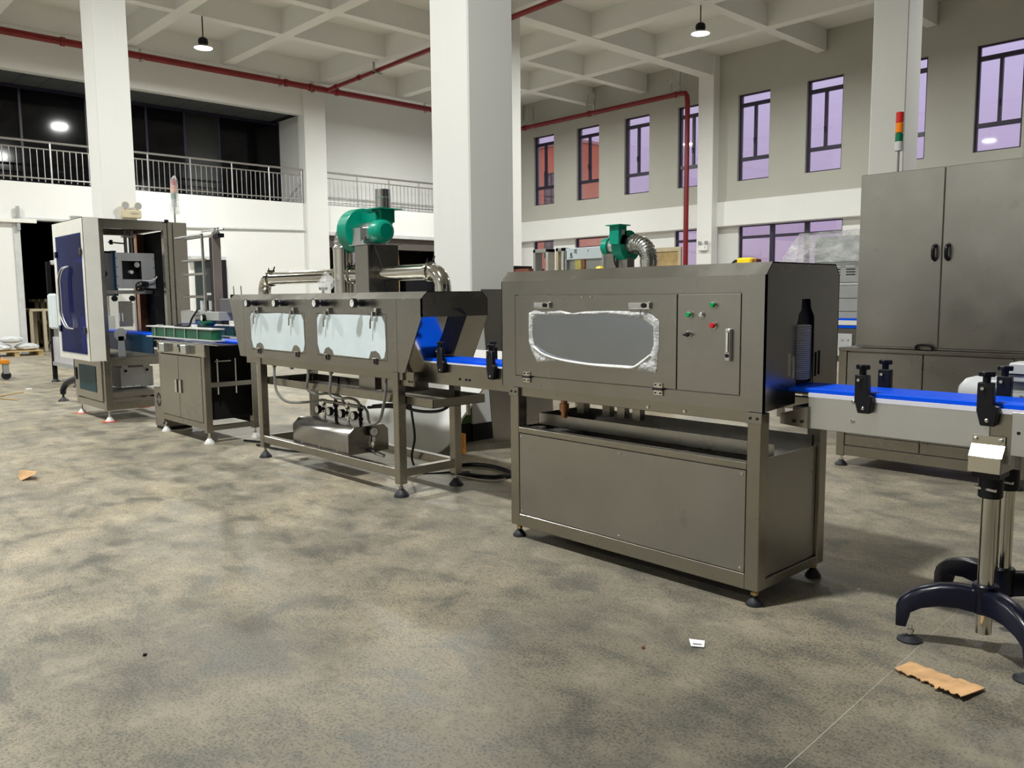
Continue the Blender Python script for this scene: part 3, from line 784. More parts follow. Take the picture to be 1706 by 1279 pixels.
# axis of this fan lies along x: scroll outline in the y-z plane
def volute_x(mb, cy_, cz_, x0_, x1_, r0, r1, n=36, start=0.0, sgn=1):
    pts = []
    for i in range(n + 1):
        t = i / n; a = start + sgn * 2 * PI * t
        r = r0 + (r1 - r0) * t
        pts.append((cy_ + r * math.cos(a), cz_ + r * math.sin(a)))
    mb.prism(pts, 'x', x0_, x1_)
by, bz = 3.50, 1.565
sc = MB(); volute_x(sc, by, bz, -2.868, -2.806, 0.070, 0.092, start=0.0)
sc.build('scroll_housing', GREEN, B2)
MB().box(-2.868, -2.806, by - 0.095, by - 0.03, bz, bz + 0.10).build('outlet_neck', GREEN, B2)
MB().box(-2.884, -2.790, by - 0.110, by - 0.015, bz + 0.097, bz + 0.102).build('outlet_flange', GREEN, B2)
MB().box(-2.806, -2.8055, by - 0.07, by - 0.045, bz + 0.05, bz + 0.075).build('rating_plate', ALU, B2)
MB().cyl((-2.935, by, bz - 0.005), (-2.868, by, bz - 0.005), 0.040, n=24).build('motor_body', ALU, B2)
MB().lathe([(0, 0), (0.036, 0.0), (0.048, 0.012), (0.05, 0.05), (0, 0.05)], (-2.985, by, bz - 0.005), (1, 0, 0), 24).build('motor_cover', GREEN, B2)
MB().cyl((-2.806, by, bz), (-2.765, by, bz), 0.052, n=24).build('inlet_collar', GALV, B2)
MB().box(-2.93, -2.865, by - 0.045, by + 0.045, 1.427, bz - 0.043).build('motor_stand', STEEL, B2, 0.002)
MB().box(-2.865, -2.80, by - 0.03, by + 0.03, 1.427, bz - 0.07).build('scroll_foot', STEELD, B2)
el = [(-2.770 + 0.0, by, bz)] + [(-2.765 + 0.085 * math.sin(a), by, bz - 0.085 + 0.085 * math.cos(a)) for a in [PI / 2 * i / 10 for i in range(11)]]
corrug(el, 0.044, 20, 0.013, B2, 'flexible_elbow', GALV)
MB().cyl((-2.680, by, 1.427), (-2.680, by, bz - 0.08), 0.043, n=24).lathe([(0.043, 0.035), (0.046, 0.035), (0.046, 0.048), (0.043, 0.048)], (-2.680, by, 1.427), (0, 0, 1), 24).build('duct_stub', GALV, B2)
MB().tube([(-2.875, by - 0.05, bz - 0.03), (-2.862, by - 0.06, bz - 0.09), (-2.84, by - 0.05, 1.43)], 0.004, 6, 5).build('motor_cable', BLACK, B2)

# ================================================================== belt conveyor through both machines
CV = thing('belt_conveyor', 'steel conveyor with bright blue belt running through both tunnels', 'conveyor', (-1.2, 3.31, 0.745))
MB().box(-4.45, 0.9, 3.195, 3.425, 0.893, 0.912).build('belt', BLUE, CV, 0.004)
MB().box(-1.62, 0.9, 3.183, 3.197, 0.878, 0.894).build('wear_strip', WSTRIP, CV)
MB().box(-4.45, -3.3, 3.186, 3.197, 0.885, 0.894).build('wear_strip', WSTRIP, CV)
MB().box(-1.62, -0.945, 3.186, 3.192, 0.748, 0.886).build('side_plate', ALU, CV, 0.001)
MB().box(-0.875, 0.9, 3.182, 3.190, 0.735, 0.886).build('side_plate', ALU, CV, 0.001)
MB().box(-0.945, -0.875, 3.192, 3.196, 0.70, 0.886).build('joint_plate', STEELT, CV)
MB().box(-1.70, 0.9, 3.428, 3.434, 0.745, 0.886).build('side_plate', ALU, CV, 0.001)
MB().box(-4.45, -3.27, 3.186, 3.192, 0.755, 0.886).build('side_plate', STEELT, CV, 0.001)
MB().box(-4.45, -3.27, 3.428, 3.434, 0.755, 0.886).build('side_plate', STEELT, CV, 0.001)
MB().box(-1.70, 0.9, 3.21, 3.41, 0.80, 0.83).build('return_pan', STEELD, CV)
eb = MB().prism([(-1.735, 0.757), (-1.735, 0.800), (-1.615, 0.838), (-1.615, 0.748)], 'y', 3.17, 3.186).build('end_bracket', STEELT, CV)
screws(eb, [(-1.672, 3.17, 0.775), (-1.638, 3.17, 0.777)], 0.008, mat=BLACK, name='bolt')
screws(CV, [(-1.432, 3.186, 0.872), (-1.432, 3.186, 0.795)], 0.008, name='bolt')
MB().cyl((-0.853, 3.181, 0.815), (-0.853, 3.183, 0.815), 0.006, n=12).build('bolt_hole', BLACK, CV)
screws(CV, [(-3.86, 3.186, 0.80), (-3.80, 3.186, 0.80), (-3.77, 3.186, 0.80)], 0.008, mat=BLACK, name='bolt')
def clamp(x, y, sgn, zbot, full=True):
    # black guide-rail clamp: body, star knob, pin
    zt_ = 0.985
    b = MB()
    if full:
        b.prism([(x - 0.026, zt_), (x + 0.024, zt_), (x + 0.028, 0.905), (x + 0.045, 0.90), (x + 0.034, zbot), (x - 0.012, zbot), (x - 0.026, 0.885)], 'y', y - 0.016, y + 0.014)
    else:
        b.box(x - 0.025, x + 0.025, y - 0.016, y + 0.014, zbot, zt_)
    k = b.build('guide_clamp', BLACK, CV, 0.003)
    MB().cyl((x - 0.001, y, zt_), (x - 0.001, y, zt_ + 0.022), 0.013, n=12).build('clamp_stem', BLACK, k)
    kn = MB(); pts = []
    for i in range(24):
        a = 2 * PI * i / 24; r = 0.023 + 0.005 * math.cos(4 * a)
        pts.append((x - 0.001 + r * math.cos(a), y + r * math.sin(a)))
    kn.prism(pts, 'z', zt_ + 0.020, zt_ + 0.038); kn.build('clamp_knob', BLACK, k, 0.003)
    MB().cyl((x - 0.006, y - 0.03 * sgn - (0.0), zt_ - 0.02), (x - 0.006, y + 0.03 * sgn, zt_ - 0.02), 0.006, n=8).build('clamp_pin', CHROME, k)
    if full: screws(k, [(x + 0.01, y - 0.016, zbot + 0.02)], 0.007)
clamp(-1.390, 3.168, 1, 0.835); clamp(-0.955, 3.168, 1, 0.833)
clamp(-1.422, 3.452, 1, 0.893, False); clamp(-0.980, 3.452, 1, 0.893, False)
clamp(-3.555, 3.168, 1, 0.82); clamp(-3.80, 3.168 + 0.24, 1, 0.90, False); clamp(-4.02, 3.168, 1, 0.83)
# drive motor on the far side
DM = thing('gear_motor', 'grey gear motor housing behind the blue belt at the right edge', 'motor', (-0.98, 3.62, 0.80))
MB().lathe([(0, 0), (0.03, 0.004), (0.055, 0.025), (0.066, 0.06), (0.068, 0.11), (0, 0.11)], (-1.185, 3.60, 0.90), (1, 0, 0), 28).build('motor_cover', GREYL, DM)
MB().lathe([(0, 0), (0.062, 0), (0.062, 0.25), (0, 0.25)], (-1.08, 3.60, 0.90), (1, 0, 0), 28).build('motor_body', GREYL, DM)
for i in range(7):
    a = PI * (0.1 + 0.8 * i / 6)
    y, z = 3.60 + 0.062 * math.cos(a), 0.90 + 0.062 * math.sin(a)
    MB().box(-1.07, -0.84, y - 0.002, y + 0.002, z - 0.004, z + 0.008).build('cooling_fin', GREYL, DM)
MB().box(-0.99, -0.80, 3.52, 3.64, 0.955, 1.03).build('terminal_box', GREYL, DM, 0.006)
MB().box(-0.99, -0.80, 3.515, 3.645, 0.985, 0.99).build('terminal_seam', NAVY, DM)
MB().box(-1.05, -0.80, 3.44, 3.62, 0.78, 0.845).build('mounting_foot', NAVY, DM, 0.003)

# conveyor stands with curved black feet
def stand(label, px, py, feet, zt_, bracket):
    S = thing('conveyor_stand', label, 'stand', (px, py, 0), 'tripod conveyor stands')
    MB().cyl((px, py, 0.07), (px, py, zt_), 0.0275, n=24).build('pole', STEELP, S)
    hb = MB().cyl((px, py, 0.145), (px, py, 0.252), 0.043, n=24).build('hub', NAVY, S, 0.004)
    screws(hb, [(px - 0.03, py - 0.034, 0.225), (px - 0.03, py - 0.034, 0.185)], 0.008, name='bolt')
    for fx, fy in feet:
        d = Vector((fx - px, fy - py, 0)); L = d.length; d.normalize(); s = Vector((-d.y, d.x, 0))
        am = MB(); sec = []
        prof = [(0.03, 0.262, 0.180, 0.030), (0.10, 0.262, 0.186, 0.028), (0.18, 0.245, 0.178, 0.026), (0.26, 0.212, 0.150, 0.024), (L - 0.02, 0.17, 0.105, 0.023), (L + 0.015, 0.145, 0.085, 0.022), (L + 0.024, 0.125, 0.085, 0.019)]
        prof = [(t if t < 0.27 or True else t, a, b, w_) for t, a, b, w_ in prof]
        prof = [((0.03 + (L - 0.005) * k), a, b, w_) for (k, a, b, w_) in ((0, 0.236, 0.150, 0.033), (0.25, 0.240, 0.158, 0.032), (0.5, 0.233, 0.156, 0.031), (0.75, 0.214, 0.140, 0.030), (0.90, 0.194, 0.118, 0.029), (0.96, 0.182, 0.060, 0.028), (1.06, 0.160, 0.060, 0.027), (1.11, 0.130, 0.060, 0.023))]
        vs = []
        for t, a, b, w_ in prof:
            c = Vector((px, py, 0)) + d * t
            for (q, z) in ((-1, b), (1, b), (1, a - 0.015), (0.6, a), (-0.6, a), (-1, a - 0.015)): vs.append(c + s * (q * w_) + Vector((0, 0, z)))
        fs = []
        for i in range(len(prof) - 1):
            for k in range(6): fs.append((i * 6 + k, i * 6 + (k + 1) % 6, i * 6 + 6 + (k + 1) % 6, i * 6 + 6 + k))
        fs += [tuple(range(6))[::-1], tuple(range(len(vs) - 6, len(vs)))]
        arm = am.add(vs, fs).build('leg', NAVY, S, 0, 50)
        MB().lathe([(0, 0), (0.045, 0), (0.045, 0.006), (0.022, 0.018), (0.012, 0.024), (0, 0.024)], (fx, fy, 0), (0, 0, 1), 24).build('foot_pad', RUBBER, arm)
        MB().cyl((fx, fy, 0.02), (fx, fy, 0.065), 0.009, n=10).lathe([(0, 0), (0.014, 0), (0.014, 0.012), (0, 0.012)], (fx, fy, 0.034), (0, 0, 1), 6).build('foot_bolt', CHROME, arm)
    co = MB().cyl((px, py, zt_ - 0.065), (px, py, zt_ + 0.02), 0.04, n=24).build('collar', BLACK, S, 0.004)
    MB().cyl((px - 0.045, py - 0.02, zt_ - 0.03), (px + 0.03, py - 0.045, zt_ - 0.03), 0.006, n=8).build('clamp_bolt', CHROME, co)
    if bracket:
        # bent plate: upright tab, sloping face, lower face
        x0_, x1_ = -0.998, -0.893
        MB().sheet([(3.182, 0.795), (3.182, 0.763), (3.152, 0.724), (3.150, 0.668)], 0.004, 'x', x0_, x1_).build('bent_bracket', STEELP, S)
        MB().prism([(3.152, 0.724), (3.150, 0.668), (3.30, 0.668), (3.30, 0.745), (3.182, 0.763)], 'x', x1_ - 0.003, x1_).build('bracket_side', STEELD, S)
        screws(S, [(-0.985, 3.182, 0.781), (-0.905, 3.182, 0.781)], 0.008, name='bracket_bolt')
        MB().box(x0_ + 0.01, x1_ - 0.005, 3.16, 3.27, 0.645, 0.668).build('mount_block', BLACK, S, 0.002)
    else:
        MB().box(px - 0.05, px + 0.05, py - 0.03, py + 0.04, zt_ + 0.02, 0.745).build('bracket', STEELD, S)
stand('front black legged conveyor stand with shiny pole and bent bracket', -0.94, 3.215, [(-1.16, 3.125), (-0.755, 3.07)], 0.635, True)
stand('rear black legged conveyor stand half hidden behind the front pole', -0.955, 3.46, [(-1.20, 3.62), (-0.72, 3.60)], 0.62, False)

# ================================================================== tall steel cabinet on the right
CB = thing('steel_cabinet', 'tall two-door brushed steel cabinet with black handles on a wide base', 'cabinet', (-2.14, 6.4, 0))
cy = 6.04
MB().box(-2.715, -1.565, cy + 0.012, 6.75, 0.90, 2.145).build('body', STEELD, CB)
for x0_, x1_, hx in ((-2.715, -2.1445, -2.185), (-2.1385, -1.565, -2.10)):
    d = MB().box(x0_, x1_, cy, cy + 0.014, 0.912, 2.143).build('door', STEELD, CB, 0.003)
    h = MB().tube([(hx, cy - 0.0, 1.52), (hx, cy - 0.035, 1.535), (hx, cy - 0.042, 1.57), (hx, cy - 0.035, 1.605), (hx, cy, 1.62)], 0.013, 10, 4).build('handle', BLACK, d)
MB().box(-2.835, -1.575, cy - 0.02, 6.8, 0.87, 0.895).build('base_top', STEEL, CB, 0.003)
MB().box(-2.81, -1.60, cy + 0.02, 6.78, 0.10, 0.87).build('base_body', STEELD, CB)
for x0_, x1_ in ((-2.835, -2.775), (-1.665, -1.575)):
    for y0_ in (cy - 0.01, 6.72): MB().box(x0_, x1_, y0_, y0_ + 0.06, 0.075, 0.87).build('leg', STEELT, CB, 0.003)
MB().box(-2.775, -1.665, cy - 0.005, cy + 0.03, 0.082, 0.155).build('bottom_rail', STEELT, CB, 0.002)
for x0_, x1_ in ((-2.772, -2.237), (-2.229, -1.668)):
    MB().box(x0_, x1_, cy - 0.004, cy + 0.02, 0.245, 0.862).build('base_panel', STEELD, CB, 0.002)
    MB().box(x0_, x1_, cy - 0.004, cy + 0.02, 0.162, 0.238).build('base_panel', STEELT, CB, 0.002)
MB().tube([(-2.28, cy - 0.012, 0.895), (-2.27, cy - 0.02, 0.93), (-2.18, cy - 0.02, 0.93), (-2.17, cy - 0.012, 0.895)], 0.009, 8, 3).build('pull_handle', BLACK, CB)
for x in (-2.805, -1.62):
    for y in (cy + 0.02, 6.75): foot(CB, x, y, 0.08, 0.045, RUBBER, CHROME, 0.04)
ST = thing('signal_tower', 'red, amber and green signal tower on the tall steel cabinet', 'signal light', (-2.585, 6.35, 2.145))
MB().cyl((-2.585, 6.35, 2.145), (-2.585, 6.35, 2.34), 0.008, n=10).build('pole', GALV, ST)
for z0_, z1_, m in ((2.335, 2.402, GREYL), (2.402, 2.462, GRNL), (2.465, 2.536, AMBL), (2.539, 2.612, REDL)):
    MB().cyl((-2.585, 6.35, z0_), (-2.585, 6.35, z1_), 0.027, n=20).build('base' if m is GREYL else 'lens', m, ST, 0.002)
# ================================================================== spray tunnel (middle machine)
T2 = thing('spray_tunnel', 'long stainless spray tunnel with two film covered hatches on an open frame', 'machine', (-5.3, 3.33, 0))
my0, my1 = 3.064, 3.607
hx0, hx1 = -6.755, -4.075
h = MB()
# front and back skins are trapezoids that narrow downwards; bent top
def skin(y0_, y1_):
    h.prism([(hx0, 1.288), (hx0 + 0.165, 0.822), (hx1 - 0.185, 0.822), (hx1, 1.175), (hx1, 1.288)], 'y', y0_, y1_)
skin(my1 - 0.004, my1)
h.sheet([(my0, 1.2882), (3.112, 1.332), (3.559, 1.332), (my1, 1.288)], -0.004, 'x', hx0, hx1)
h.build('hood', STEEL, T2)
f = MB()
f.prism([(hx0, 1.288), (-6.50, 1.288), (-6.50, 0.822), (hx0 + 0.165, 0.822)], 'y', my0, my0 + 0.012)
f.build('front_end_skin', STEEL, T2)
MB().prism([(-4.333, 1.288), (hx1, 1.288), (hx1, 1.175), (hx1 - 0.185, 0.822), (-4.333, 0.822)], 'y', my0, my0 + 0.012).build('front_end_skin', STEEL, T2)
f = MB().box(-6.497, -4.336, my0, my0 + 0.012, 1.190, 1.288).box(-6.497, -4.336, my0, my0 + 0.012, 0.822, 0.886)
f.box(-6.497, -6.378, my0, my0 + 0.012, 0.886, 1.19).box(-5.497, -5.325, my0, my0 + 0.012, 0.886, 1.19).box(-4.445, -4.336, my0, my0 + 0.012, 0.886, 1.19)
f.box(-6.55, -4.3, my0 + 0.014, my0 + 0.018, 0.83, 1.28)
f.build('front_frame', STEEL, T2)
MB().prism([(hx0 + 0.005, my0 + 0.01), (hx0 + 0.005, my1 - 0.01), (hx0 + 0.009, my1 - 0.01), (hx0 + 0.009, my0 + 0.01)], 'z', 1.18, 1.30).build('end_cap', STEEL, T2)
# discharge end: upright cap then slanted panel with slot
MB().prism([(my0, 1.175), (my1, 1.175), (my1, 1.288), (3.559, 1.332), (3.112, 1.332), (my0, 1.288)], 'x', hx1 - 0.006, hx1).build('end_cap', STEEL, T2)
def slant(y0_, y1_, mat, nm):
    MB().add([(hx1, y0_, 1.175), (hx1, y1_, 1.175), (hx1 - 0.185, y1_, 0.822), (hx1 - 0.185, y0_, 0.822), (hx1 - 0.006, y0_, 1.175), (hx1 - 0.006, y1_, 1.175), (hx1 - 0.191, y1_, 0.822), (hx1 - 0.191, y0_, 0.822)],
             [(0, 1, 2, 3), (7, 6, 5, 4), (0, 3, 7, 4), (1, 5, 6, 2), (0, 4, 5, 1), (3, 2, 6, 7)]).build(nm, mat, T2)
slant(my0 + 0.006, 3.272, STEELP, 'slanted_end_panel'); slant(3.425, my1, STEEL, 'slanted_end_panel')
MB().add([(hx1 + 0.003, 3.285, 1.185), (hx1 + 0.003, 3.32, 1.228), (hx1 + 0.003, 3.375, 1.228), (hx1 + 0.003, 3.43, 1.180), (hx1 - 0.09, 3.415, 0.99), (hx1 - 0.125, 3.40, 0.925), (hx1 - 0.125, 3.265, 0.925), (hx1 - 0.07, 3.27, 1.04),
          (hx1 - 0.003, 3.285, 1.185), (hx1 - 0.003, 3.32, 1.228), (hx1 - 0.003, 3.375, 1.228), (hx1 - 0.003, 3.43, 1.180), (hx1 - 0.096, 3.415, 0.99), (hx1 - 0.131, 3.40, 0.925), (hx1 - 0.131, 3.265, 0.925), (hx1 - 0.076, 3.27, 1.04)],
         [tuple(range(8)), tuple(range(8, 16))[::-1]] + [(i, (i + 1) % 8, 8 + (i + 1) % 8, 8 + i) for i in range(8)]).build('slot_curtain', RUBBER, T2)
# hatches still in film, with gaps cut round latches
def hatch(x0_, x1_, seed):
    rnd = random.Random(seed)
    d = MB().box(x0_, x1_, my0 - 0.001, my0 + 0.010, 0.889, 1.187).build('hatch', STEEL, T2, 0.001)
    a, b = x0_ + 0.006, x1_ - 0.006
    w_ = b - a
    pts = [(a, 1.15), (a + 0.03, 1.181), (a + w_ * 0.30, 1.180), (a + w_ * 0.55, 1.183), (a + w_ * 0.85, 1.178), (b - 0.05, 1.176), (b - 0.012, 1.13), (b - 0.006, 1.03), (b, 0.96), (b - 0.02, 0.905), (b - 0.06, 0.897),
           (b - 0.08, 0.93), (b - 0.12, 0.95), (b - 0.17, 0.94), (b - 0.20, 0.895), (a + w_ * 0.5, 0.895), (a + 0.22, 0.897), (a + 0.20, 0.93), (a + 0.15, 0.95), (a + 0.10, 0.935), (a + 0.07, 0.90), (a + 0.03, 0.905), (a + 0.004, 0.97)]
    pts = [(p[0] + rnd.uniform(-0.006, 0.006), p[1] + rnd.uniform(-0.002, 0.002)) for p in pts]
    MB().prism(pts, 'y', my0 - 0.003, my0 - 0.001).build('protective_film', FILMW, d)
    return d
ha, hb = hatch(-6.375, -5.500, 3), hatch(-5.322, -4.448, 5)
def toggle(x, z, parent):
    t = MB().box(x - 0.013, x + 0.013, my0 - 0.022, my0, z - 0.02, z + 0.035).build('toggle_latch', CHROME, parent, 0.003)
    MB().box(x - 0.02, x - 0.006, my0 - 0.038, my0 - 0.022, z - 0.05, z + 0.01).build('latch_hook', CHROME, t, 0.002)
    MB().tube([(x - 0.02, my0 - 0.03, z - 0.01), (x - 0.035, my0 - 0.035, z - 0.05), (x - 0.038, my0 - 0.035, z - 0.10)], 0.006, 6).build('latch_lever', STEELD, t)
def gauge(parent, x, y, z, r, ax=(0, -1, 0), name='pressure_gauge'):
    a = Vector(ax).normalized()
    g = MB().lathe([(0, 0), (r, 0), (r * 1.06, 0.006), (r * 1.06, 0.032), (r * 0.92, 0.034), (r * 0.92, 0.030), (0, 0.030)], (x, y, z), ax, 24).build(name, BLACK, parent)
    MB().lathe([(0, 0.030), (r * 0.9, 0.030), (r * 0.9, 0.0315), (0, 0.0315)], (x, y, z), ax, 24).build('dial', GLASSG, g)
    c = Vector((x, y, z)) + a * 0.032
    MB().tube([c, c + Vector((0.35 * r, 0, 0.5 * r))], 0.0012, 4).build('needle', INK, g)
    return g
for x in (-6.255, -5.790, -5.195, -4.705):
    gg = gauge(T2, x, my0 - 0.062, 1.262, 0.030, (0, -1, 0))
    MB().tube([(x, my0 - 0.063, 1.262), (x, my0, 1.262)], 0.015, 8).build('gauge_stem', BLACK, T2)
    MB().cyl((x, my0, 1.262), (x, my0 - 0.03, 1.262), 0.024, n=12).build('gauge_boss', BLACK, T2)
for x in (-6.235, -5.655, -5.155, -4.565): toggle(x + 0.02, 1.195, T2)
for x in (-6.242, -5.628, -5.196, -4.588):
    hg = MB().box(x - 0.022, x + 0.022, my0 - 0.012, my0, 0.855, 0.90).build('hinge', STEELD, T2, 0.002)
    MB().cyl((x + 0.012, my0 - 0.014, 0.862), (x + 0.012, my0 - 0.014, 0.896), 0.006, n=8).build('hinge_pin', BLACK, hg)
# frame
LEGX = ((-6.300, -6.240), (-4.400, -4.340)); LEGY = ((3.066, 3.126), (3.530, 3.590))
for a, b in LEGX:
    for c, d in LEGY: MB().box(a, b, c, d, 0.085, 0.822).build('leg', STEELT, T2, 0.003)
for a, b in LEGX:
    for c, d in LEGY: foot(T2, (a + b) / 2, (c + d) / 2, 0.09, 0.05, RUBBER, STEELD, 0.05)
MB().box(-6.240, -4.400, 3.070, 3.12, 0.130, 0.185).build('bottom_rail', STEELT, T2, 0.002)
MB().box(-6.240, -4.400, 3.535, 3.585, 0.130, 0.185).build('bottom_rail', STEELT, T2, 0.002)
for a, b in LEGX: MB().box(a + 0.005, b - 0.005, 3.126, 3.530, 0.130, 0.185).build('cross_rail', STEELT, T2, 0.002)
MB().box(-6.5, -4.30, 3.075, 3.11, 0.770, 0.822).build('hood_rail', STEELT, T2, 0.002)
MB().box(-6.5, -4.30, 3.55, 3.585, 0.770, 0.822).build('hood_rail', STEELT, T2, 0.002)
bx = MB()
x0_, x1_, y0_, y1_, z0_, z1_ = -6.28, -4.06, 3.13, 3.56, 0.605, 0.66
bx.box(x0_, x1_, y0_, y0_ + 0.003, z0_, z1_).box(x0_, x1_, y1_ - 0.003, y1_, z0_, z1_).box(x0_, x0_ + 0.003, y0_, y1_, z0_, z1_).box(x1_ - 0.003, x1_, y0_, y1_, z0_, z1_).box(x0_, x1_, y0_, y1_, z0_, z0_ + 0.003)
bx.build('drip_tray', STEELT, T2)
MB().cyl((-4.10, 3.45, 0.53), (-4.10, 3.45, 0.606), 0.014, n=12).build('drain_spout', STEEL, T2)
for x in (-4.62, -4.9): MB().box(x - 0.10, x + 0.10, 3.2, 3.45, 0.66, 0.76).build('under_pan', STEELD, T2)
pl_ = MB().box(-4.33, -4.20, 3.09, 3.10, 0.735, 0.825).build('end_plate', STEELT, T2)
screws(pl_, [(-4.25, 3.09, 0.765), (-4.22, 3.09, 0.765)], 0.007, mat=BLACK)
# manifold box under the hood
mb_ = MB().prism([(3.13, 0.17), (3.13, 0.318), (3.185, 0.368), (3.44, 0.368), (3.48, 0.33), (3.48, 0.17)], 'x', -5.86, -5.06).build('manifold_box', STEEL, T2, 0.003)
screws(mb_, [(x, 3.13, 0.188) for x in (-5.72, -5.46, -5.2)], 0.007)
gauge(T2, -5.04, 3.33, 0.325, 0.034, (1, -0.3, 0.1))
MB().tube([(-5.05, 3.34, 0.32), (-5.04, 3.335, 0.25), (-5.05, 3.33, 0.21)], 0.011, 8).cyl((-5.04, 3.335, 0.225), (-5.04, 3.335, 0.25), 0.02, n=6).build('gauge_valve', CHROME, T2)
MB().box(-5.055, -4.99, 3.28, 3.31, 0.185, 0.20).build('ball_valve_lever', NAVY, T2, 0.004)
MB().cyl((-5.02, 3.30, 0.19), (-4.86, 3.30, 0.175), 0.012, n=10).cyl((-4.97, 3.30, 0.187), (-4.94, 3.30, 0.184), 0.019, n=8).build('ball_valve', CHROME, T2)
for i, x in enumerate((-5.66, -5.49, -5.32, -5.15)):
    MB().cyl((x, 3.30, 0.366), (x, 3.30, 0.52), 0.013, n=10).cyl((x, 3.30, 0.47), (x, 3.30, 0.50), 0.022, n=8).cyl((x, 3.30, 0.40), (x, 3.30, 0.42), 0.02, n=6).build('riser_pipe', BLACK if i % 2 else CHROME, T2)
    gauge(T2, x, 3.262, 0.440, 0.031, (0, -1, 0))
    MB().cyl((x, 3.262, 0.440), (x, 3.30, 0.440), 0.014, n=8).build('gauge_stem', BLACK, T2)
MB().cyl((-5.70, 3.30, 0.50), (-5.10, 3.30, 0.50), 0.014, n=10).build('manifold_pipe', STEELD, T2)
hs = [[(-6.06, 3.095, 0.775), (-6.05, 3.09, 0.66), (-6.02, 3.09, 0.56), (-5.93, 3.12, 0.49), (-5.80, 3.2, 0.485), (-5.66, 3.29, 0.51)],
      [(-5.52, 3.095, 0.775), (-5.53, 3.09, 0.69), (-5.56, 3.10, 0.62), (-5.52, 3.14, 0.58), (-5.42, 3.2, 0.585), (-5.36, 3.26, 0.56), (-5.36, 3.30, 0.49)],
      [(-5.20, 3.095, 0.775), (-5.21, 3.09, 0.68), (-5.23, 3.10, 0.60), (-5.17, 3.14, 0.575), (-5.10, 3.18, 0.58), (-5.09, 3.24, 0.55), (-5.15, 3.30, 0.49)],
      [(-4.52, 3.10, 0.775), (-4.53, 3.10, 0.68), (-4.57, 3.11, 0.58), (-4.68, 3.15, 0.47), (-4.84, 3.2, 0.415), (-4.98, 3.26, 0.42), (-5.06, 3.3, 0.47), (-5.10, 3.3, 0.5)],
      [(-4.62, 3.40, 0.60), (-4.66, 3.40, 0.55), (-4.76, 3.38, 0.525), (-4.9, 3.34, 0.52), (-5.05, 3.30, 0.505)],
      [(-4.20, 3.38, 0.61), (-4.23, 3.37, 0.57), (-4.32, 3.35, 0.54), (-4.5, 3.33, 0.53), (-4.75, 3.32, 0.55), (-5.0, 3.31, 0.52)],
      [(-5.80, 3.52, 0.66), (-5.78, 3.5, 0.60), (-5.70, 3.42, 0.55), (-5.6, 3.36, 0.52), (-5.5, 3.31, 0.51)]]
for i, p in enumerate(hs):
    MB().tube(p, 0.0105, 10, 6).build('spray_hose', HOSE if i < 4 else BLACK, T2)
for x in (-6.06, -5.52, -5.20, -4.52, -5.78):
    MB().box(x - 0.014, x + 0.014, 3.085, 3.105, 0.755, 0.79).build('hose_fitting', STEELD, T2)
# top fittings
MB().cyl((-5.62, 3.30, 1.332), (-5.62, 3.30, 1.372), 0.010, n=8).cyl((-5.62, 3.30, 1.360), (-5.62, 3.30, 1.378), 0.032, n=16).build('lid_knob', BLACK, T2)
# plastic bag on the hood
bg = MB(); rnd = random.Random(11); R = 10; vs = []
for i in range(9):
    for k in range(R):
        t = i / 8; a = 2 * PI * k / R
        r = 0.085 * math.sin(PI * min(0.97, 0.12 + 0.85 * t)) * rnd.uniform(0.75, 1.2)
        vs.append((-5.38 + r * math.cos(a) * 0.8, 3.185 + r * math.sin(a) * 0.7, 1.334 + 0.155 * t))
bg.add(vs, [(i * R + k, i * R + (k + 1) % R, i * R + R + (k + 1) % R, i * R + R + k) for i in range(8) for k in range(R)] + [tuple(range(R))[::-1], tuple(range(8 * R, 9 * R))])
single(bg, 'plastic_bag', FILM, 'crumpled clear plastic bag on top of the spray tunnel hood', 'bag', ang=20)

# ------------------------------------------------------------------ ductwork on the spray tunnel
DU = thing('extraction_duct', 'shiny steel extraction duct with clamp rings along the spray tunnel top', 'duct', (-5.36, 3.34, 1.332))
dy, dz, rr = 3.34, 1.462, 0.052
def elbow(x, sgn, parent):
    pts = [(x, dy, 1.332), (x, dy, 1.345)]
    R_ = 0.115
    for i in range(11):
        a = PI / 2 * i / 10
        pts.append((x + sgn * (R_ - R_ * math.cos(a)), dy, dz - R_ + R_ * math.sin(a)))
    MB().tube(pts, rr, 24).build('elbow', STEELP, parent)
elbow(-6.66, 1, DU); elbow(-4.20, -1, DU)
MB().cyl((-6.55, dy, dz), (-5.42, dy, dz), rr, n=24).build('horizontal_pipe', STEELP, DU)
MB().cyl((-5.32, dy, dz), (-5.077, dy, dz), rr, n=24).build('horizontal_pipe', STEELP, DU)
MB().cyl((-4.903, dy, dz), (-4.31, dy, dz), rr, n=24).build('horizontal_pipe', STEELP, DU)
MB().cyl((-5.37, dy, 1.332), (-5.37, dy, 1.655), 0.082, n=28).lathe([(0.082, 0.318), (0.086, 0.318), (0.086, 0.323), (0.082, 0.323)], (-5.37, dy, 1.332), (0, 0, 1), 28).build('riser', STEELP, DU)
for x in (-6.53, -5.47, -5.27, -4.33):
    c = MB().lathe([(rr, -0.016), (rr + 0.012, -0.012), (rr + 0.012, 0.012), (rr, 0.016)], (x, dy, dz), (1, 0, 0), 24).build('clamp_ring', STEELP, DU)
    MB().box(x - 0.008, x + 0.008, dy - 0.03, dy + 0.03, dz + rr + 0.008, dz + rr + 0.02).cyl((x - 0.015, dy - 0.012, dz + rr + 0.016), (x - 0.015, dy - 0.012, dz + rr + 0.038), 0.005, n=6).cyl((x, dy + 0.02, dz + rr + 0.012), (x, dy + 0.035, dz + rr + 0.05), 0.006, n=6).build('clamp_bolt', BLACK, c)
B1 = thing('blower', 'large bright green blower with exhaust stack above the spray tunnel', 'blower', (-5.0, 3.36, 1.332))
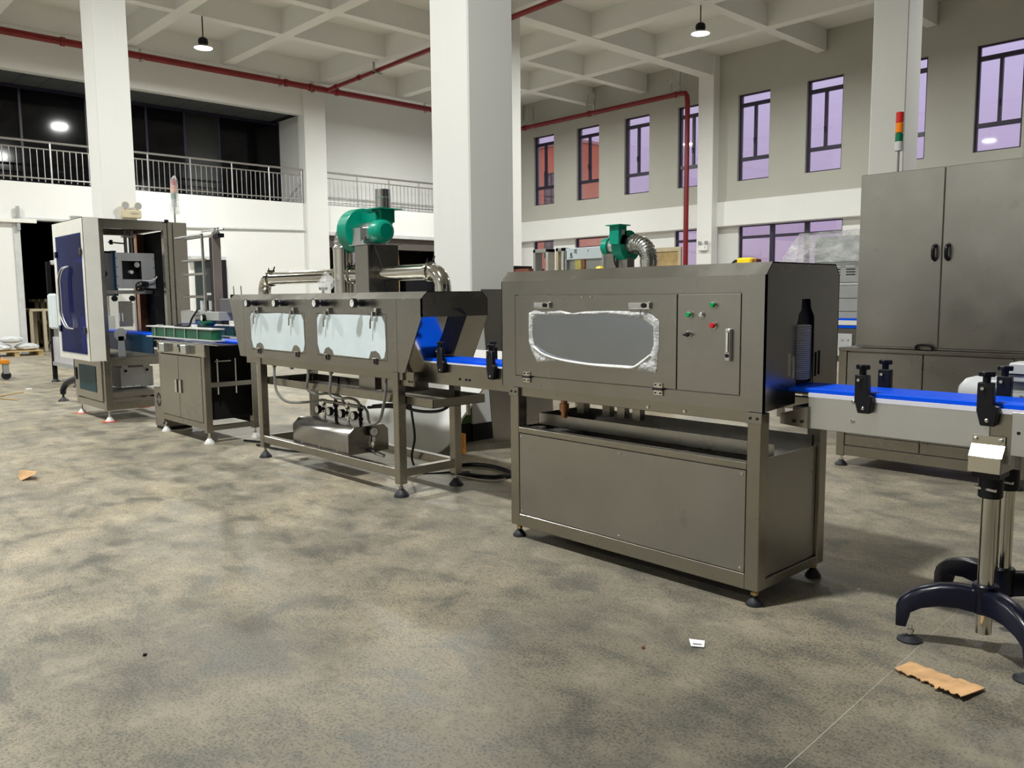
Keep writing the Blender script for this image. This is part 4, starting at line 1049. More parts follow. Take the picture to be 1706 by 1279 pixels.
MB().box(-5.075, -4.905, dy - 0.10, dy + 0.16, 1.332, 1.662).build('support_post', STEEL, B1, 0.003)
MB().box(-5.10, -4.88, dy - 0.13, dy + 0.18, 1.662, 1.668).build('motor_plate', ALU, B1)
# scroll in the y-z plane, fan axis along x; motor toward +x
vy, vz = 3.36, 1.765
s = MB(); pts = []
for i in range(41):
    t = i / 40; a = -PI * 0.5 - 2 * PI * t * 0.92 + 0.35
    r = 0.135 + 0.06 * t
    pts.append((vy + r * math.cos(a), vz + r * math.sin(a)))
s.prism(pts, 'x', -5.25, -5.13); s.build('scroll_housing', GREEN, B1, 0.004)
MB().box(-5.13, -4.95, vy - 0.02, vy + 0.13, vz + 0.05, vz + 0.135).build('outlet_elbow', GREEN, B1, 0.004)
MB().box(-5.03, -4.92, vy + 0.005, vy + 0.125, vz + 0.06, vz + 0.150).build('outlet_neck', GREEN, B1, 0.003)
MB().box(-5.065, -4.885, vy - 0.035, vy + 0.165, vz + 0.150, vz + 0.157).build('outlet_flange', GREEN, B1)
MB().cyl((-4.975, vy + 0.065, vz + 0.157), (-4.975, vy + 0.065, vz + 0.292), 0.058, 0.054, n=28).lathe([(0.056, 0.075), (0.059, 0.078), (0.056, 0.081)], (-4.975, vy + 0.065, vz + 0.157), (0, 0, 1), 28).build('exhaust_stack', GALV, B1)
mz = 1.755
mo = MB().cyl((-5.13, dy, mz), (-4.93, dy, mz), 0.064, n=28)
for i in range(18):
    a = 2 * PI * i / 18
    mo.box(-5.12, -4.95, dy + 0.067 * math.cos(a) - 0.003, dy + 0.067 * math.cos(a) + 0.003, mz + 0.067 * math.sin(a) - 0.005, mz + 0.067 * math.sin(a) + 0.005)
mo.box(-5.10, -5.0, dy - 0.095, dy - 0.06, mz - 0.06, mz + 0.03).box(-5.12, -4.97, dy - 0.09, dy + 0.09, 1.668, 1.70)
mo.build('motor_body', ALU, B1)
fc = MB().lathe([(0.068, 0.0), (0.080, 0.0), (0.082, 0.012), (0.080, 0.085), (0.072, 0.105), (0.052, 0.118), (0.048, 0.112), (0, 0.112)], (-4.935, dy, mz), (1, 0, 0), 32).build('fan_cover', GREEN, B1)
GRD = plain('dark_green_grille', (0.0, 0.09, 0.055), 0.4)
g = MB()
for i in range(9):
    o = -0.048 + 0.012 * i; w2 = math.sqrt(max(0.0, 0.054 ** 2 - o * o))
    g.box(-4.823, -4.816, dy + o - 0.0025, dy + o + 0.0025, mz - w2, mz + w2); g.box(-4.823, -4.816, dy - w2, dy + w2, mz + o - 0.0025, mz + o + 0.0025)
g.build('fan_grille', GREEN, fc)
MB().cyl((-4.826, dy, mz), (-4.821, dy, mz), 0.054, n=28).build('grille_backing', GRD, fc)
fe = [(-5.37, dy, 1.657), (-5.37, dy, 1.665)] + [(-5.37 + 0.125 - 0.125 * math.cos(a), dy + 0.01, 1.665 + 0.13 * math.sin(a)) for a in [PI / 2 * i / 10 for i in range(1, 11)]]
corrug(fe, 0.080, 24, 0.016, B1, 'flexible_elbow', GALV)
MB().tube([(-4.90, dy - 0.06, 1.68), (-4.86, dy - 0.05, 1.58), (-4.83, dy - 0.03, 1.45), (-4.84, dy, 1.335)], 0.008, 8, 5).build('motor_cable', BLACK, B1)
# ================================================================== labelling machine (left)
LM = thing('labelling_machine', 'tall labelling machine with white hood and blue acrylic door', 'machine', (-9.8, 3.25, 0))
lx0, lx1, ly0, ly1 = -10.33, -9.30, 2.81, 3.77
# base frame
for x0_, x1_ in ((lx0, lx0 + 0.07), (lx1 - 0.07, lx1)):
    for y0_, y1_ in ((ly0, ly0 + 0.07), (3.50, 3.57)):
        MB().box(x0_, x1_, y0_, y1_, 0.12, 2.13).build('post', STEELT, LM, 0.003)
for z0_, z1_ in ((0.125, 0.20), (0.59, 0.68), (2.045, 2.135)):
    MB().box(lx1 - 0.06, lx1, ly0 + 0.07, 3.50, z0_, z1_).build('side_rail', STEELT, LM, 0.002)
    MB().box(lx0, lx0 + 0.06, ly0 + 0.07, 3.50, z0_, z1_).build('side_rail', STEELT, LM, 0.002)
for y in (ly0, 3.51):
    for z0_, z1_ in ((0.125, 0.20), (2.06, 2.135)):
        MB().box(lx0 + 0.07, lx1 - 0.07, y, y + 0.05, z0_, z1_).build('cross_rail', STEELT, LM, 0.002)
MB().box(lx0, lx1, ly0, 3.60, 2.135, 2.143).build('roof', STEEL, LM)
MB().box(lx0 + 0.02, lx1 - 0.02, ly0 + 0.03, 3.5, 0.60, 0.625).build('deck', STEELD, LM)
MB().box(lx0 + 0.02, lx1 - 0.02, ly0 + 0.06, 3.5, 0.295, 0.31).build('lower_shelf', STEELD, LM)
for z in (0.275, 0.21): MB().box(lx1 - 0.05, lx1 - 0.01, ly0 + 0.07, 3.50, z - 0.02, z + 0.02).build('side_rail', STEELD, LM)
bd = MB().box(lx0 + 0.02, lx1 - 0.075, ly0 - 0.012, ly0 + 0.01, 0.215, 0.66).build('base_door', WPAINT if False else STEELT, LM, 0.004)
MB().box(lx0 + 0.19, lx1 - 0.25, ly0 - 0.016, ly0 - 0.010, 0.30, 0.585).build('tinted_panel', TEAL, bd)
MB().box(lx0 + 0.06, lx0 + 0.10, ly0 - 0.022, ly0 - 0.010, 0.40, 0.54).build('door_handle', BLACK, bd, 0.004)
for x, y in ((lx0 + 0.035, ly0 + 0.035), (lx1 - 0.035, ly0 + 0.035), (lx0 + 0.035, 3.535), (lx1 - 0.035, 3.535)):
    foot(LM, x, y, 0.13, 0.045, WHITEPL, CHROME, 0.05)
    MB().cyl((x, y, 0.0), (x, y, 0.006), 0.075, n=20).build('floor_pad', REDPAD, LM)
# white front hood: door face, chamfered right cheek
hz0, hz1, hy = 0.655, 2.15, 2.69
W = MB()
gx0, gx1, gz0, gz1 = -10.30, -9.42, 0.735, 1.985
W.box(-10.43, gx0, hy, hy + 0.02, hz0, hz1).box(gx1, -9.315, hy, hy + 0.02, hz0, hz1).box(gx0, gx1, hy, hy + 0.02, hz0, gz0).box(gx0, gx1, hy, hy + 0.02, gz1, hz1)
W.box(-10.43, -10.41, hy + 0.02, ly0 + 0.02, hz0, hz1)
W.prism([(-10.43, hy), (-9.315, hy), (-9.29, ly0 + 0.02), (-10.43, ly0 + 0.02)], 'z', hz1 - 0.006, hz1)
W.build('white_hood', WPAINT, LM)
MB().prism([(-9.335, hy), (-9.315, hy), (-9.275, ly0 + 0.02), (-9.295, ly0 + 0.02)], 'z', hz0, hz1).build('white_cheek', WPAINT, LM)
gd = MB().box(gx0 - 0.01, gx1 + 0.01, hy - 0.006, hy + 0.0, gz0 - 0.01, gz1 + 0.01).build('blue_door', BLUEGLASS, LM)
for x in (gx0 - 0.015, gx1 + 0.015):
    for z in (0.98, 1.80): MB().box(x - 0.03, x + 0.03, hy - 0.02, hy - 0.006, z - 0.035, z + 0.035).build('hinge', BLACK, gd, 0.005)
for dx in (0.0, 0.09):
    x = -10.10 + dx
    MB().tube([(x + 0.13, hy - 0.006, 1.66), (x + 0.10, hy - 0.05, 1.63), (x + 0.01, hy - 0.06, 1.53), (x, hy - 0.06, 1.40), (x, hy - 0.06, 1.24), (x + 0.01, hy - 0.06, 1.13), (x + 0.13, hy - 0.05, 1.01), (x + 0.17, hy - 0.006, 0.985)], 0.009, 10, 5).build('bow_handle', ALU, gd)
MB().cyl((-9.93, 2.80, 2.15), (-9.93, 2.80, 2.20), 0.055, 0.05, n=20).lathe([(0, 0), (0.062, 0), (0.062, 0.012), (0, 0.012)], (-9.93, 2.80, 2.195), (0, 0, 1), 20).build('roof_vent', GREYL, LM)
# electrical column at the back right
MB().box(-9.42, -9.285, 3.60, 3.755, 0.865, 2.14).build('control_column', COPPER if False else STEELT, LM, 0.006)
MB().box(-9.36, -9.28, 3.545, 3.59, 0.6, 2.135).build('rear_post', STEELT, LM, 0.002)
MB().box(-10.2, -9.40, 3.50, 3.56, 0.75, 2.04).build('back_panel', DARK, LM)
MB().box(-9.99, -9.9, 3.42, 3.50, 0.9, 2.04).build('cable_trunk', COPPER, LM)
MB().box(-9.31, -9.29, 3.52, 3.56, 2.135, 2.165).build('top_clip', BLACK, LM)
# grey application head
hd_ = MB()
px = -9.60
hd_.box(px, px + 0.012, 3.08, 3.145, 1.42, 1.81).box(px, px + 0.012, 3.35, 3.495, 1.42, 1.81).box(px, px + 0.012, 3.145, 3.35, 1.72, 1.81).box(px, px + 0.012, 3.145, 3.35, 1.42, 1.52)
head = hd_.build('head_plate', GREYP, LM, 0.002)
MB().box(px - 0.30, px - 0.02, 3.06, 3.10, 1.34, 1.83).build('head_side', BLUEM, LM)
MB().box(px - 0.30, px - 0.015, 3.34, 3.36, 1.5, 1.75).build('head_core', DARK, LM)
MB().box(px - 0.25, px - 0.1, 3.14, 3.35, 1.50, 1.74).build('drive_block', BLACK, LM)
MB().cyl((px - 0.08, 3.31, 1.68), (px - 0.01, 3.31, 1.68), 0.03, n=18).build('pulley', CHROME, LM)
MB().cyl((px - 0.08, 3.25, 1.60), (px - 0.01, 3.25, 1.60), 0.02, n=14).build('pulley', GREYL, LM)
wh = MB().lathe([(0.044, -0.01), (0.056, -0.008), (0.056, 0.008), (0.044, 0.01), (0.044, -0.01)], (px + 0.07, 3.31, 1.44), (1, 0, 0), 24)
for i in range(3):
    a = PI * i / 3
    wh.tube([(px + 0.07, 3.31 - 0.05 * math.cos(a), 1.44 - 0.05 * math.sin(a)), (px + 0.07, 3.31 + 0.05 * math.cos(a), 1.44 + 0.05 * math.sin(a))], 0.006, 6)
wh.cyl((px, 3.31, 1.44), (px + 0.08, 3.31, 1.44), 0.014, n=10).build('hand_wheel', BLACK, LM)
MB().box(px - 0.02, px + 0.06, 3.34, 3.40, 1.44, 1.50).build('encoder', BLACK, LM)
screws(head, [(px + 0.012, y, z) for y in (3.09, 3.485) for z in (1.45, 1.55, 1.65, 1.75)] , 0.006, (1, 0, 0), BLACK)
MB().cyl((px - 0.1, 3.23, 1.81), (px - 0.1, 3.23, 2.06), 0.018, n=12).cyl((px - 0.1, 3.29, 1.81), (px - 0.1, 3.29, 2.06), 0.026, n=12).box(px - 0.14, px - 0.06, 3.20, 3.32, 1.98, 2.0).build('lift_columns', STEELD, LM)
MB().tube([(px - 0.1, 3.22, 1.915), (px - 0.1, 3.05, 1.925)], 0.008, 8).cyl((px - 0.1, 3.08, 1.90), (px - 0.1, 3.08, 1.95), 0.018, n=10).build('sensor_arm', BLACK, LM)
MB().tube([(px - 0.12, 3.0, 1.86), (px - 0.12, 3.0, 1.82), (px - 0.12, 3.09, 1.815)], 0.012, 8).build('crank', BLACK, LM)
MB().tube([(px - 0.1, 2.96, 1.76), (px - 0.1, 2.97, 1.6), (px - 0.1, 2.97, 1.42)], 0.02, 10).cyl((px - 0.16, 2.97, 1.58), (px - 0.04, 2.97, 1.58), 0.035, n=14).build('label_spindle', BLACK, LM)
MB().tube([(px + 0.05, 3.34, 1.50), (px + 0.06, 3.45, 1.51), (px + 0.04, 3.52, 1.58), (px + 0.02, 3.545, 1.70)], 0.008, 8, 6).build('air_hose', WHITEPL, LM)
MB().box(px - 0.3, px, 2.95, 3.46, 1.36, 1.40).build('cross_arm', STEELD, LM)
for y in (3.05, 3.235): MB().lathe([(0, 0), (0.018, 0), (0.018, 0.012), (0.032, 0.012), (0.032, 0.03), (0, 0.03)], (px - 0.02, y, 1.31), (1, 0, 0), 18).build('guide_roller', BLACK, LM)
MB().box(px - 0.05, px - 0.03, 3.10, 3.24, 1.00, 1.28).build('label_plate', STEELT, LM)
for y in (3.095, 3.13): MB().box(px - 0.03, px - 0.02, y - 0.005, y + 0.005, 1.06, 1.15).build('label_slot', WHITEPL, LM)
MB().box(px - 0.05, px - 0.03, 3.245, 3.26, 1.03, 1.26).build('guide_strip', WHITEPL, LM)
MB().box(lx0 - 0.2, lx1 + 0.6, 3.12, 3.35, 0.925, 0.945).build('conveyor_belt', BLUE, LM, 0.003)
MB().box(lx0 - 0.2, lx1 + 0.6, 3.11, 3.12, 0.74, 0.925).build('conveyor_side', BLUEM, LM)
MB().box(lx0 + 0.1, lx1 - 0.05, 3.13, 3.40, 0.64, 0.74).build('conveyor_tray', STEELD, LM)
MB().lathe([(0, 0), (0.07, 0), (0.07, 0.006), (0, 0.006)], (px + 0.10, 3.06, 0.92), (1, 0, 0), 22).prism([(3.02, 0.68), (3.10, 0.68), (3.09, 0.9), (3.03, 0.9)], 'x', px + 0.10, px + 0.106).build('tension_plate', GREYP, LM)
# vacuum / drive box on the lower shelf
vb = MB().box(px - 0.4, px + 0.05, 3.05, 3.40, 0.33, 0.55).build('drive_box', GREYL, LM, 0.004)
for y in (3.10, 3.33):
    MB().prism([(y - 0.05, 0.60), (y + 0.03, 0.60), (y + 0.03, 0.50), (y - 0.01, 0.47)], 'x', px + 0.05, px + 0.06).build('box_bracket', GREYL, vb)
    MB().cyl((px + 0.05, y, 0.515), (px + 0.07, y, 0.515), 0.016, n=14).build('box_bolt', BLACK, vb)
screws(vb, [(px + 0.05, y, 0.345) for y in (3.09, 3.18, 3.27, 3.36)], 0.006, (1, 0, 0), BLACK)
MB().cyl((px + 0.1, 3.38, 0.16), (px + 0.1, 3.38, 0.26), 0.035, n=14).build('caster', BLACK, LM)
# wrapped signal tower on the control column
WT = thing('wrapped_signal_tower', 'signal tower wrapped in clear plastic on the labelling machine', 'signal light', (-9.36, 3.66, 2.14))
MB().cyl((-9.36, 3.66, 2.14), (-9.36, 3.66, 2.32), 0.010, n=8).build('pole', GALV, WT)
for z0_, z1_, m in ((2.32, 2.40, GREYL), (2.40, 2.47, GRNL), (2.47, 2.54, AMBL), (2.54, 2.60, REDL)):
    MB().cyl((-9.36, 3.66, z0_), (-9.36, 3.66, z1_), 0.027, n=16).build('base' if m is GREYL else 'lens', m, WT)
MB().lathe([(0.058, 0.10), (0.050, 0.16), (0.044, 0.30), (0.040, 0.44), (0.036, 0.48), (0.012, 0.51), (0.0, 0.52)], (-9.36, 3.66, 2.14), (0.02, 0.02, 1), 9).build('plastic_sleeve', FILM, WT, 0, 10)

# ================================================================== green belt table
GT = thing('turning_table', 'steel cupboard table carrying the green side belt conveyor', 'machine', (-7.72, 3.26, 0))
tx0, tx1, ty0, ty1 = -8.26, -7.19, 3.0, 3.50
for x0_, x1_ in ((tx0, tx0 + 0.06), (tx1 - 0.06, tx1)):
    for y0_, y1_ in ((ty0, ty0 + 0.06), (ty1 - 0.06, ty1)):
        MB().box(x0_, x1_, y0_, y1_, 0.10, 0.89).build('leg', STEELT, GT, 0.003)
MB().box(tx0 + 0.06, tx1 - 0.06, ty0 + 0.002, ty0 + 0.04, 0.13, 0.185).build('bottom_rail', STEELT, GT, 0.002)
for x0_, x1_ in ((tx0 + 0.055, -7.775), (-7.765, tx1 - 0.065)):
    d = MB().box(x0_, x1_, ty0 - 0.004, ty0 + 0.012, 0.19, 0.775).build('door', STEEL, GT, 0.002)
for x in (-7.82, -7.72): MB().box(x - 0.016, x + 0.016, ty0 - 0.022, ty0 - 0.004, 0.42, 0.55).build('door_handle', CHROME, GT, 0.008)
up_ = MB().box(tx0 + 0.01, tx1 + 0.05, ty0 - 0.012, ty0 + 0.01, 0.785, 0.895).build('switch_panel', STEELP, GT, 0.002)
for x in (-8.02, -7.50):
    s = MB().box(x - 0.06, x + 0.06, ty0 - 0.06, ty0 - 0.012, 0.80, 0.885).build('speed_switch', ALU, up_, 0.006)
    MB().lathe([(0.02, 0), (0.034, 0), (0.034, 0.02), (0.02, 0.02)], (x - 0.12, ty0 - 0.015, 0.84), (0, -1, 0), 20).build('switch_ring', BLACK, up_)
    MB().box(x - 0.2, x - 0.12, ty0 - 0.03, ty0 - 0.012, 0.855, 0.88).build('switch_lever', BLACK, up_)
MB().box(tx0 + 0.05, tx1 - 0.05, ty1 - 0.05, ty1 - 0.04, 0.15, 0.88).build('back_panel', DARK, GT)
MB().box(tx0 + 0.02, tx0 + 0.03, ty0 + 0.05, ty1 - 0.05, 0.15, 0.88).build('side_panel', STEELD, GT)
MB().box(-7.30, -7.29, ty0 + 0.04, ty1 - 0.04, 0.2, 0.86).build('inner_panel', DARK, GT)
for z in (0.14, 0.53): MB().box(tx1 - 0.05, tx1, ty0 + 0.06, ty1 - 0.06, z - 0.022, z + 0.022).build('side_rail', STEELT, GT, 0.002)
for y in (ty0 + 0.13, ty0 + 0.30): MB().cyl((tx1 - 0.025, y, 0.44), (tx1 - 0.025, y, 0.76), 0.008, n=8).build('adjusting_rod', CHROME, GT)
MB().box(tx1 - 0.08, tx1, ty0 + 0.1, ty0 + 0.25, 0.735, 0.745).build('small_shelf', CHROME, GT)
for x, y in ((tx0 + 0.03, ty0 + 0.03), (tx1 - 0.03, ty0 + 0.03), (tx0 + 0.03, ty1 - 0.03), (tx1 - 0.03, ty1 - 0.03)): foot(GT, x, y, 0.11, 0.045, WHITEPL, CHROME, 0.05)
MB().box(tx0 - 0.05, tx1 + 0.35, ty0 - 0.02, ty1, 0.895, 0.905).build('table_top', STEEL, GT, 0.002)
MB().box(tx0 - 0.3, tx1 + 0.55, 3.17, 3.42, 0.908, 0.925).build('conveyor_belt', BLUE, GT, 0.003)
# green guide belts between two light plates
gx0_, gx1_ = -8.52, -6.95
for z in (0.934, 1.034):
    MB().box(gx0_, gx1_, 2.985, 3.10, z - 0.006, z + 0.006).build('guide_plate', GREYL, GT, 0.002)
    MB().box(gx0_ + 0.3, gx1_ + 0.2, 3.46, 3.56, z - 0.006, z + 0.006).build('guide_plate', GREYL, GT, 0.002)
def racetrack(x0_, x1_, y0_, y1_, z0_, z1_):
    r = (y1_ - y0_) / 2; ym = (y0_ + y1_) / 2
    p = [(x1_ - r + r * math.cos(a), ym + r * math.sin(a)) for a in [-PI / 2 + PI * i / 10 for i in range(11)]] + [(x0_ + r + r * math.cos(a), ym + r * math.sin(a)) for a in [PI / 2 + PI * i / 10 for i in range(11)]]
    return MB().prism(p, 'z', z0_, z1_)
racetrack(gx0_ + 0.09, gx1_ - 0.01, 2.995, 3.09, 0.942, 1.026).build('side_belt', GREEND, GT)
racetrack(gx0_ + 0.4, gx1_ + 0.19, 3.47, 3.55, 0.942, 1.026).build('side_belt', GREEND, GT)
rep(MB().cyl((0, 0, 0.94), (0, 0, 1.028), 0.006, n=6), 'spacer_pin', CHROME, GT, [(x, 2.99, 0) for x in (-8.28, -8.03, -7.80, -7.55, -7.27)])
MB().box(-8.33, -8.25, 3.02, 3.06, 1.04, 1.052).build('belt_tensioner', ALU, GT)
# inkjet coder with post and tubular frame on the table
IC = thing('inkjet_coder', 'inkjet coder head on tall grey post above the green belt', 'machine', (-7.5, 3.26, 1.04))
MB().box(-7.475, -7.40, 3.22, 3.30, 1.12, 1.87).build('post', plain('mauve_grey_extrusion', (0.33, 0.28, 0.27), 0.4, 0.6), IC, 0.004)
for dx in (-7.455, -7.425): MB().box(dx - 0.004, dx + 0.004, 3.215, 3.222, 1.12, 1.85).build('post_groove', BLACK, IC)
MB().tube([(-7.46, 3.26, 1.86), (-7.45, 3.26, 1.89), (-7.41, 3.26, 1.895), (-7.36, 3.26, 1.89)], 0.02, 8, 4).build('post_elbow', GALV, IC)
MB().box(-7.40, -7.30, 3.23, 3.29, 1.85, 1.885).build('post_end', BLACK, IC)
MB().cyl((-7.72, 3.26, 1.925), (-7.24, 3.26, 1.92), 0.007, n=8).build('cross_rod', GALV, IC)
for x in (-7.42, -7.36): MB().cyl((x, 3.26, 1.885), (x, 3.26, 1.94), 0.012, n=8).build('rod_clamp', CHROME, IC)
for y in (3.20, 3.30):
    MB().tube([(-8.20, y, 1.885), (-7.63, y, 1.885), (-7.59, y, 1.87), (-7.575, y, 1.83), (-7.56, y, 1.10)], 0.013, 8, 3).build('tube_frame', GALV, IC)
for z in (1.66, 1.53, 1.32): MB().cyl((-8.1, 3.22, z), (-7.57, 3.22, z), 0.012, n=8).build('frame_rung', GALV, IC)
MB().box(-8.04, -7.72, 3.15, 3.32, 1.06, 1.19).build('ink_head', ALU, IC, 0.01)
MB().cyl((-7.72, 3.20, 1.13), (-7.58, 3.20, 1.13), 0.045, n=18).build('ink_drum', STEELD, IC)
MB().box(-7.62, -7.20, 3.16, 3.34, 1.10, 1.18).build('head_mount', GREYP, IC, 0.004)
gauge(IC, -7.50, 3.16, 1.125, 0.032)
MB().lathe([(0, 0), (0.05, 0), (0.085, 0.03), (0.085, 0.045), (0, 0.045)], (-7.42, 3.15, 1.05), (0, 0, 1), 18).build('ink_cup', GREEND, IC)
MB().tube([(-7.98, 3.13, 1.06), (-7.93, 3.05, 1.045), (-7.75, 3.02, 1.045), (-7.58, 3.04, 1.05), (-7.55, 3.06, 1.12), (-7.56, 3.12, 1.2)], 0.009, 8, 6).build('head_cable', BLACK, IC)
MB().box(-7.36, -7.12, 3.24, 3.42, 1.16, 1.30).build('print_module', plain('purple_grey_plastic', (0.10, 0.095, 0.11), 0.4), IC, 0.01)
MB().cyl((-7.15, 3.28, 1.29), (-7.15, 3.28, 1.335), 0.024, n=12).build('module_knob', BLACK, IC)
for x, y in ((-7.17, 3.30), (-7.02, 3.30)): MB().tube([(x, y, 1.30), (x - 0.008, y, 1.41)], 0.004, 6).build('antenna', BLACK, IC)
for i in range(5): MB().box(-8.02 + 0.1 * i, -7.97 + 0.1 * i, 3.34, 3.37, 1.19, 1.28).build('ink_bottle', DARK if i % 2 else GREYL, IC)
# beige box with ring emblem between the labeller and table
RB = thing('control_box', 'beige upright box with black ring emblem beside the cupboard table', 'box', (-8.42, 3.1, 0))
MB().box(-8.55, -8.29, 3.04, 3.32, 0.03, 0.42).build('body', STEELT, RB, 0.004)
for i in range(4):
    a0 = PI / 2 * i + 0.12
    ring = [(-8.42 + r * math.cos(a), 0.30 + r * math.sin(a) * 1.35) for r, seq in ((0.052, range(7)), (0.034, range(6, -1, -1))) for a in [a0 + (PI / 2 - 0.24) * k / 6 for k in seq]]
    MB().prism(ring, 'y', 3.037, 3.041).build('emblem_arc', INK, RB)
MB().box(-8.315, -8.305, 3.034, 3.04, 0.06, 0.09).build('keyhole', BLACK, RB)
MB().box(-8.54, -8.30, 3.05, 3.31, 0.0, 0.03).build('plinth', BLACK, RB)
# ================================================================== background things
# leaning steel sheet, green cabinet, white tank by the pillar
ls = MB().add([(-5.40, 4.83, 0), (-5.40, 5.60, 0), (-5.46, 5.60, 1.36), (-5.46, 4.755, 1.36), (-5.394, 4.83, 0), (-5.394, 5.60, 0), (-5.454, 5.60, 1.36), (-5.454, 4.755, 1.36)],
              [(0, 1, 2, 3), (7, 6, 5, 4), (0, 4, 5, 1), (1, 5, 6, 2), (2, 6, 7, 3), (3, 7, 4, 0)])
single(ls, 'steel_sheet', STEELD, 'tall steel sheet leaning on the large white pillar', 'sheet')
GC = thing('green_cabinet', 'dark green cabinet with black plinth in front of the large pillar', 'cabinet', (-5.9, 4.6, 0))
MB().box(-6.25, -5.60, 4.48, 4.755, 0.17, 0.80).build('body', plain('olive_green_paint', (0.045, 0.10, 0.015), 0.5), GC, 0.004)
MB().box(-6.24, -5.61, 4.49, 4.75, 0.0, 0.17).build('plinth', BLACK, GC)
wt = MB(); pr = []
for i in range(13):
    a = PI * 0.5 * i / 12
    pr.append((-5.36 + 0.27 * math.sin(a) - 0.05, 0.30 - 0.30 * math.cos(a) + 0.0))
prof = [(-6.6, 0.0)] + pr + [(-4.93, 0.62), (-4.80, 0.86), (-6.4, 0.86)]
wt.prism(prof, 'y', 0, 0.025); wt.v = [(x, y + 4.13 + 0.36 * z, z) for x, y, z in wt.v]
single(wt, 'white_panel', WHITEPL, 'large glossy white plastic panel with rounded corner under the spray tunnel', 'panel')
yb = MB().cyl((-5.26, 4.33, 0), (-5.26, 4.33, 0.16), 0.05, n=18)
single(yb, 'tin_can', ORANGE, 'small orange tin behind the rear leg of the spray tunnel', 'can')
# floor cables
def cable(pts, r, label, mat=BLACK):
    single(MB().tube(pts, r, 8, 6), 'floor_cable', mat, label, 'cable', 'black cables on the floor')
coil = []
for i in range(40):
    a = 2 * PI * i / 13; k = 1 + 0.05 * math.sin(i * 1.7)
    coil.append((-4.52 + 0.27 * k * math.cos(a), 3.92 + 0.17 * k * math.sin(a), 0.010 + 0.0006 * i))
single(MB().tube(coil, 0.009, 6, 3), 'cable_coil', BLACK, 'black cable coiled on the floor behind the spray tunnel', 'cable')
cable([(-4.75, 3.45, 0.6), (-4.73, 3.46, 0.45), (-4.72, 3.47, 0.3), (-4.80, 3.50, 0.13), (-4.82, 3.60, 0.012), (-4.7, 3.75, 0.010), (-4.58, 3.86, 0.012)], 0.0085, 'thin black cable hanging from the spray tunnel tray to the floor coil')
cable([(-7.0, 3.62, 0.012), (-6.6, 3.75, 0.012), (-6.1, 3.85, 0.012), (-5.6, 3.80, 0.012)], 0.010, 'straight black cable on the floor behind the left spray tunnel leg')
cable([(-7.1, 3.3, 0.012), (-6.75, 3.42, 0.012), (-6.4, 3.50, 0.012), (-6.22, 3.42, 0.012), (-6.4, 3.33, 0.012), (-6.8, 3.28, 0.012)], 0.010, 'looped black cable on the floor before the left spray tunnel leg')
# machine with blue belts behind the cabinet
WM = thing('wrapped_machine', 'grey packing machine with blue belts between nearest tunnel and tall cabinet', 'machine', (-3.9, 8.4, 0))
MB().box(-4.45, -3.3, 8.0, 8.8, 1.40, 1.60).build('top_box', GREYP, WM, 0.006)
for x in (-3.82, -3.67, -3.52):
    for k in range(4): MB().box(x - 0.045, x + 0.045, 7.994, 8.0, 1.475 + 0.026 * k, 1.483 + 0.026 * k).build('vent_slot', BLACK if k < 3 else WHITEPL, WM)
for z0_, z1_ in ((1.375, 1.402), (1.248, 1.372), (1.118, 1.244), (1.048, 1.114)):
    MB().box(-4.45, -3.3, 8.01, 8.7, z0_, z1_).build('front_panel', GREYL if z0_ > 1.29 else GREYP, WM, 0.003)
MB().box(-4.6, -3.2, 7.98, 8.6, 1.030, 1.048).build('blue_belt', BLUE, WM)
MB().box(-4.6, -3.2, 7.97, 8.6, 0.985, 1.030).build('rail', WHITEPL, WM)
MB().box(-4.6, -3.2, 7.98, 8.6, 0.955, 0.985).build('blue_belt', BLUE, WM)
MB().box(-4.6, -3.2, 7.98, 8.6, 0.62, 0.953).build('side_frame', STEEL, WM, 0.003)
pt = MB().box(-3.80, -3.62, 7.965, 7.98, 0.68, 0.90).build('bolt_plate', GREYL, WM, 0.002)
screws(pt, [(-3.72, 7.965, 0.84), (-3.66, 7.965, 0.84)], 0.012)
for x in (-4.4, -3.4):
    for y in (8.05, 8.6): MB().box(x - 0.03, x + 0.03, y - 0.03, y + 0.03, 0.0, 0.62).build('leg', STEELT, WM)
MB().cyl((-3.86, 7.9, 0.30), (-3.86, 7.9, 0.60), 0.022, n=10).build('white_rod', WHITEPL, WM)
# clear wrap over the load on top
rnd = random.Random(21)
cage = [(-4.42, 7.95), (-4.2, 7.9), (-3.9, 7.9), (-3.6, 7.92), (-3.3, 8.0), (-3.3, 8.5), (-3.8, 8.6), (-4.3, 8.5)]
tops = [1.66, 1.90, 1.905, 1.91, 1.92, 1.9, 1.9, 1.8]
vs = [(x, y, 1.602) for x, y in cage]
vs += [(x + rnd.uniform(-0.05, 0.05), y + rnd.uniform(-0.03, 0.06), 1.602 + (t - 1.602) * 0.5) for (x, y), t in zip(cage, tops)]
vs += [(-3.87 + (x + 3.87) * 0.95, 8.25 + (y - 8.25) * 0.9, t) for (x, y), t in zip(cage, tops)]
vs.append((-3.85, 8.25, 1.91))
fs = []
for r_ in range(2):
    for k in range(8): fs.append((r_ * 8 + k, r_ * 8 + (k + 1) % 8, r_ * 8 + 8 + (k + 1) % 8, r_ * 8 + 8 + k))
for k in range(8): fs.append((16 + k, 16 + (k + 1) % 8, 24))
PW = thing('wrapped_load', 'load wrapped in wrinkled clear plastic above the blue belt machine', 'wrapped load', (-3.85, 8.25, 1.60))
MB().add(vs, fs).build('clear_wrap', FILM, PW, 0, 15)
MB().box(-4.08, -3.45, 8.05, 8.45, 1.602, 1.86).build('inner_carton', plain('pale_grey_carton', (0.40, 0.42, 0.42), 0.5), PW, 0.01)
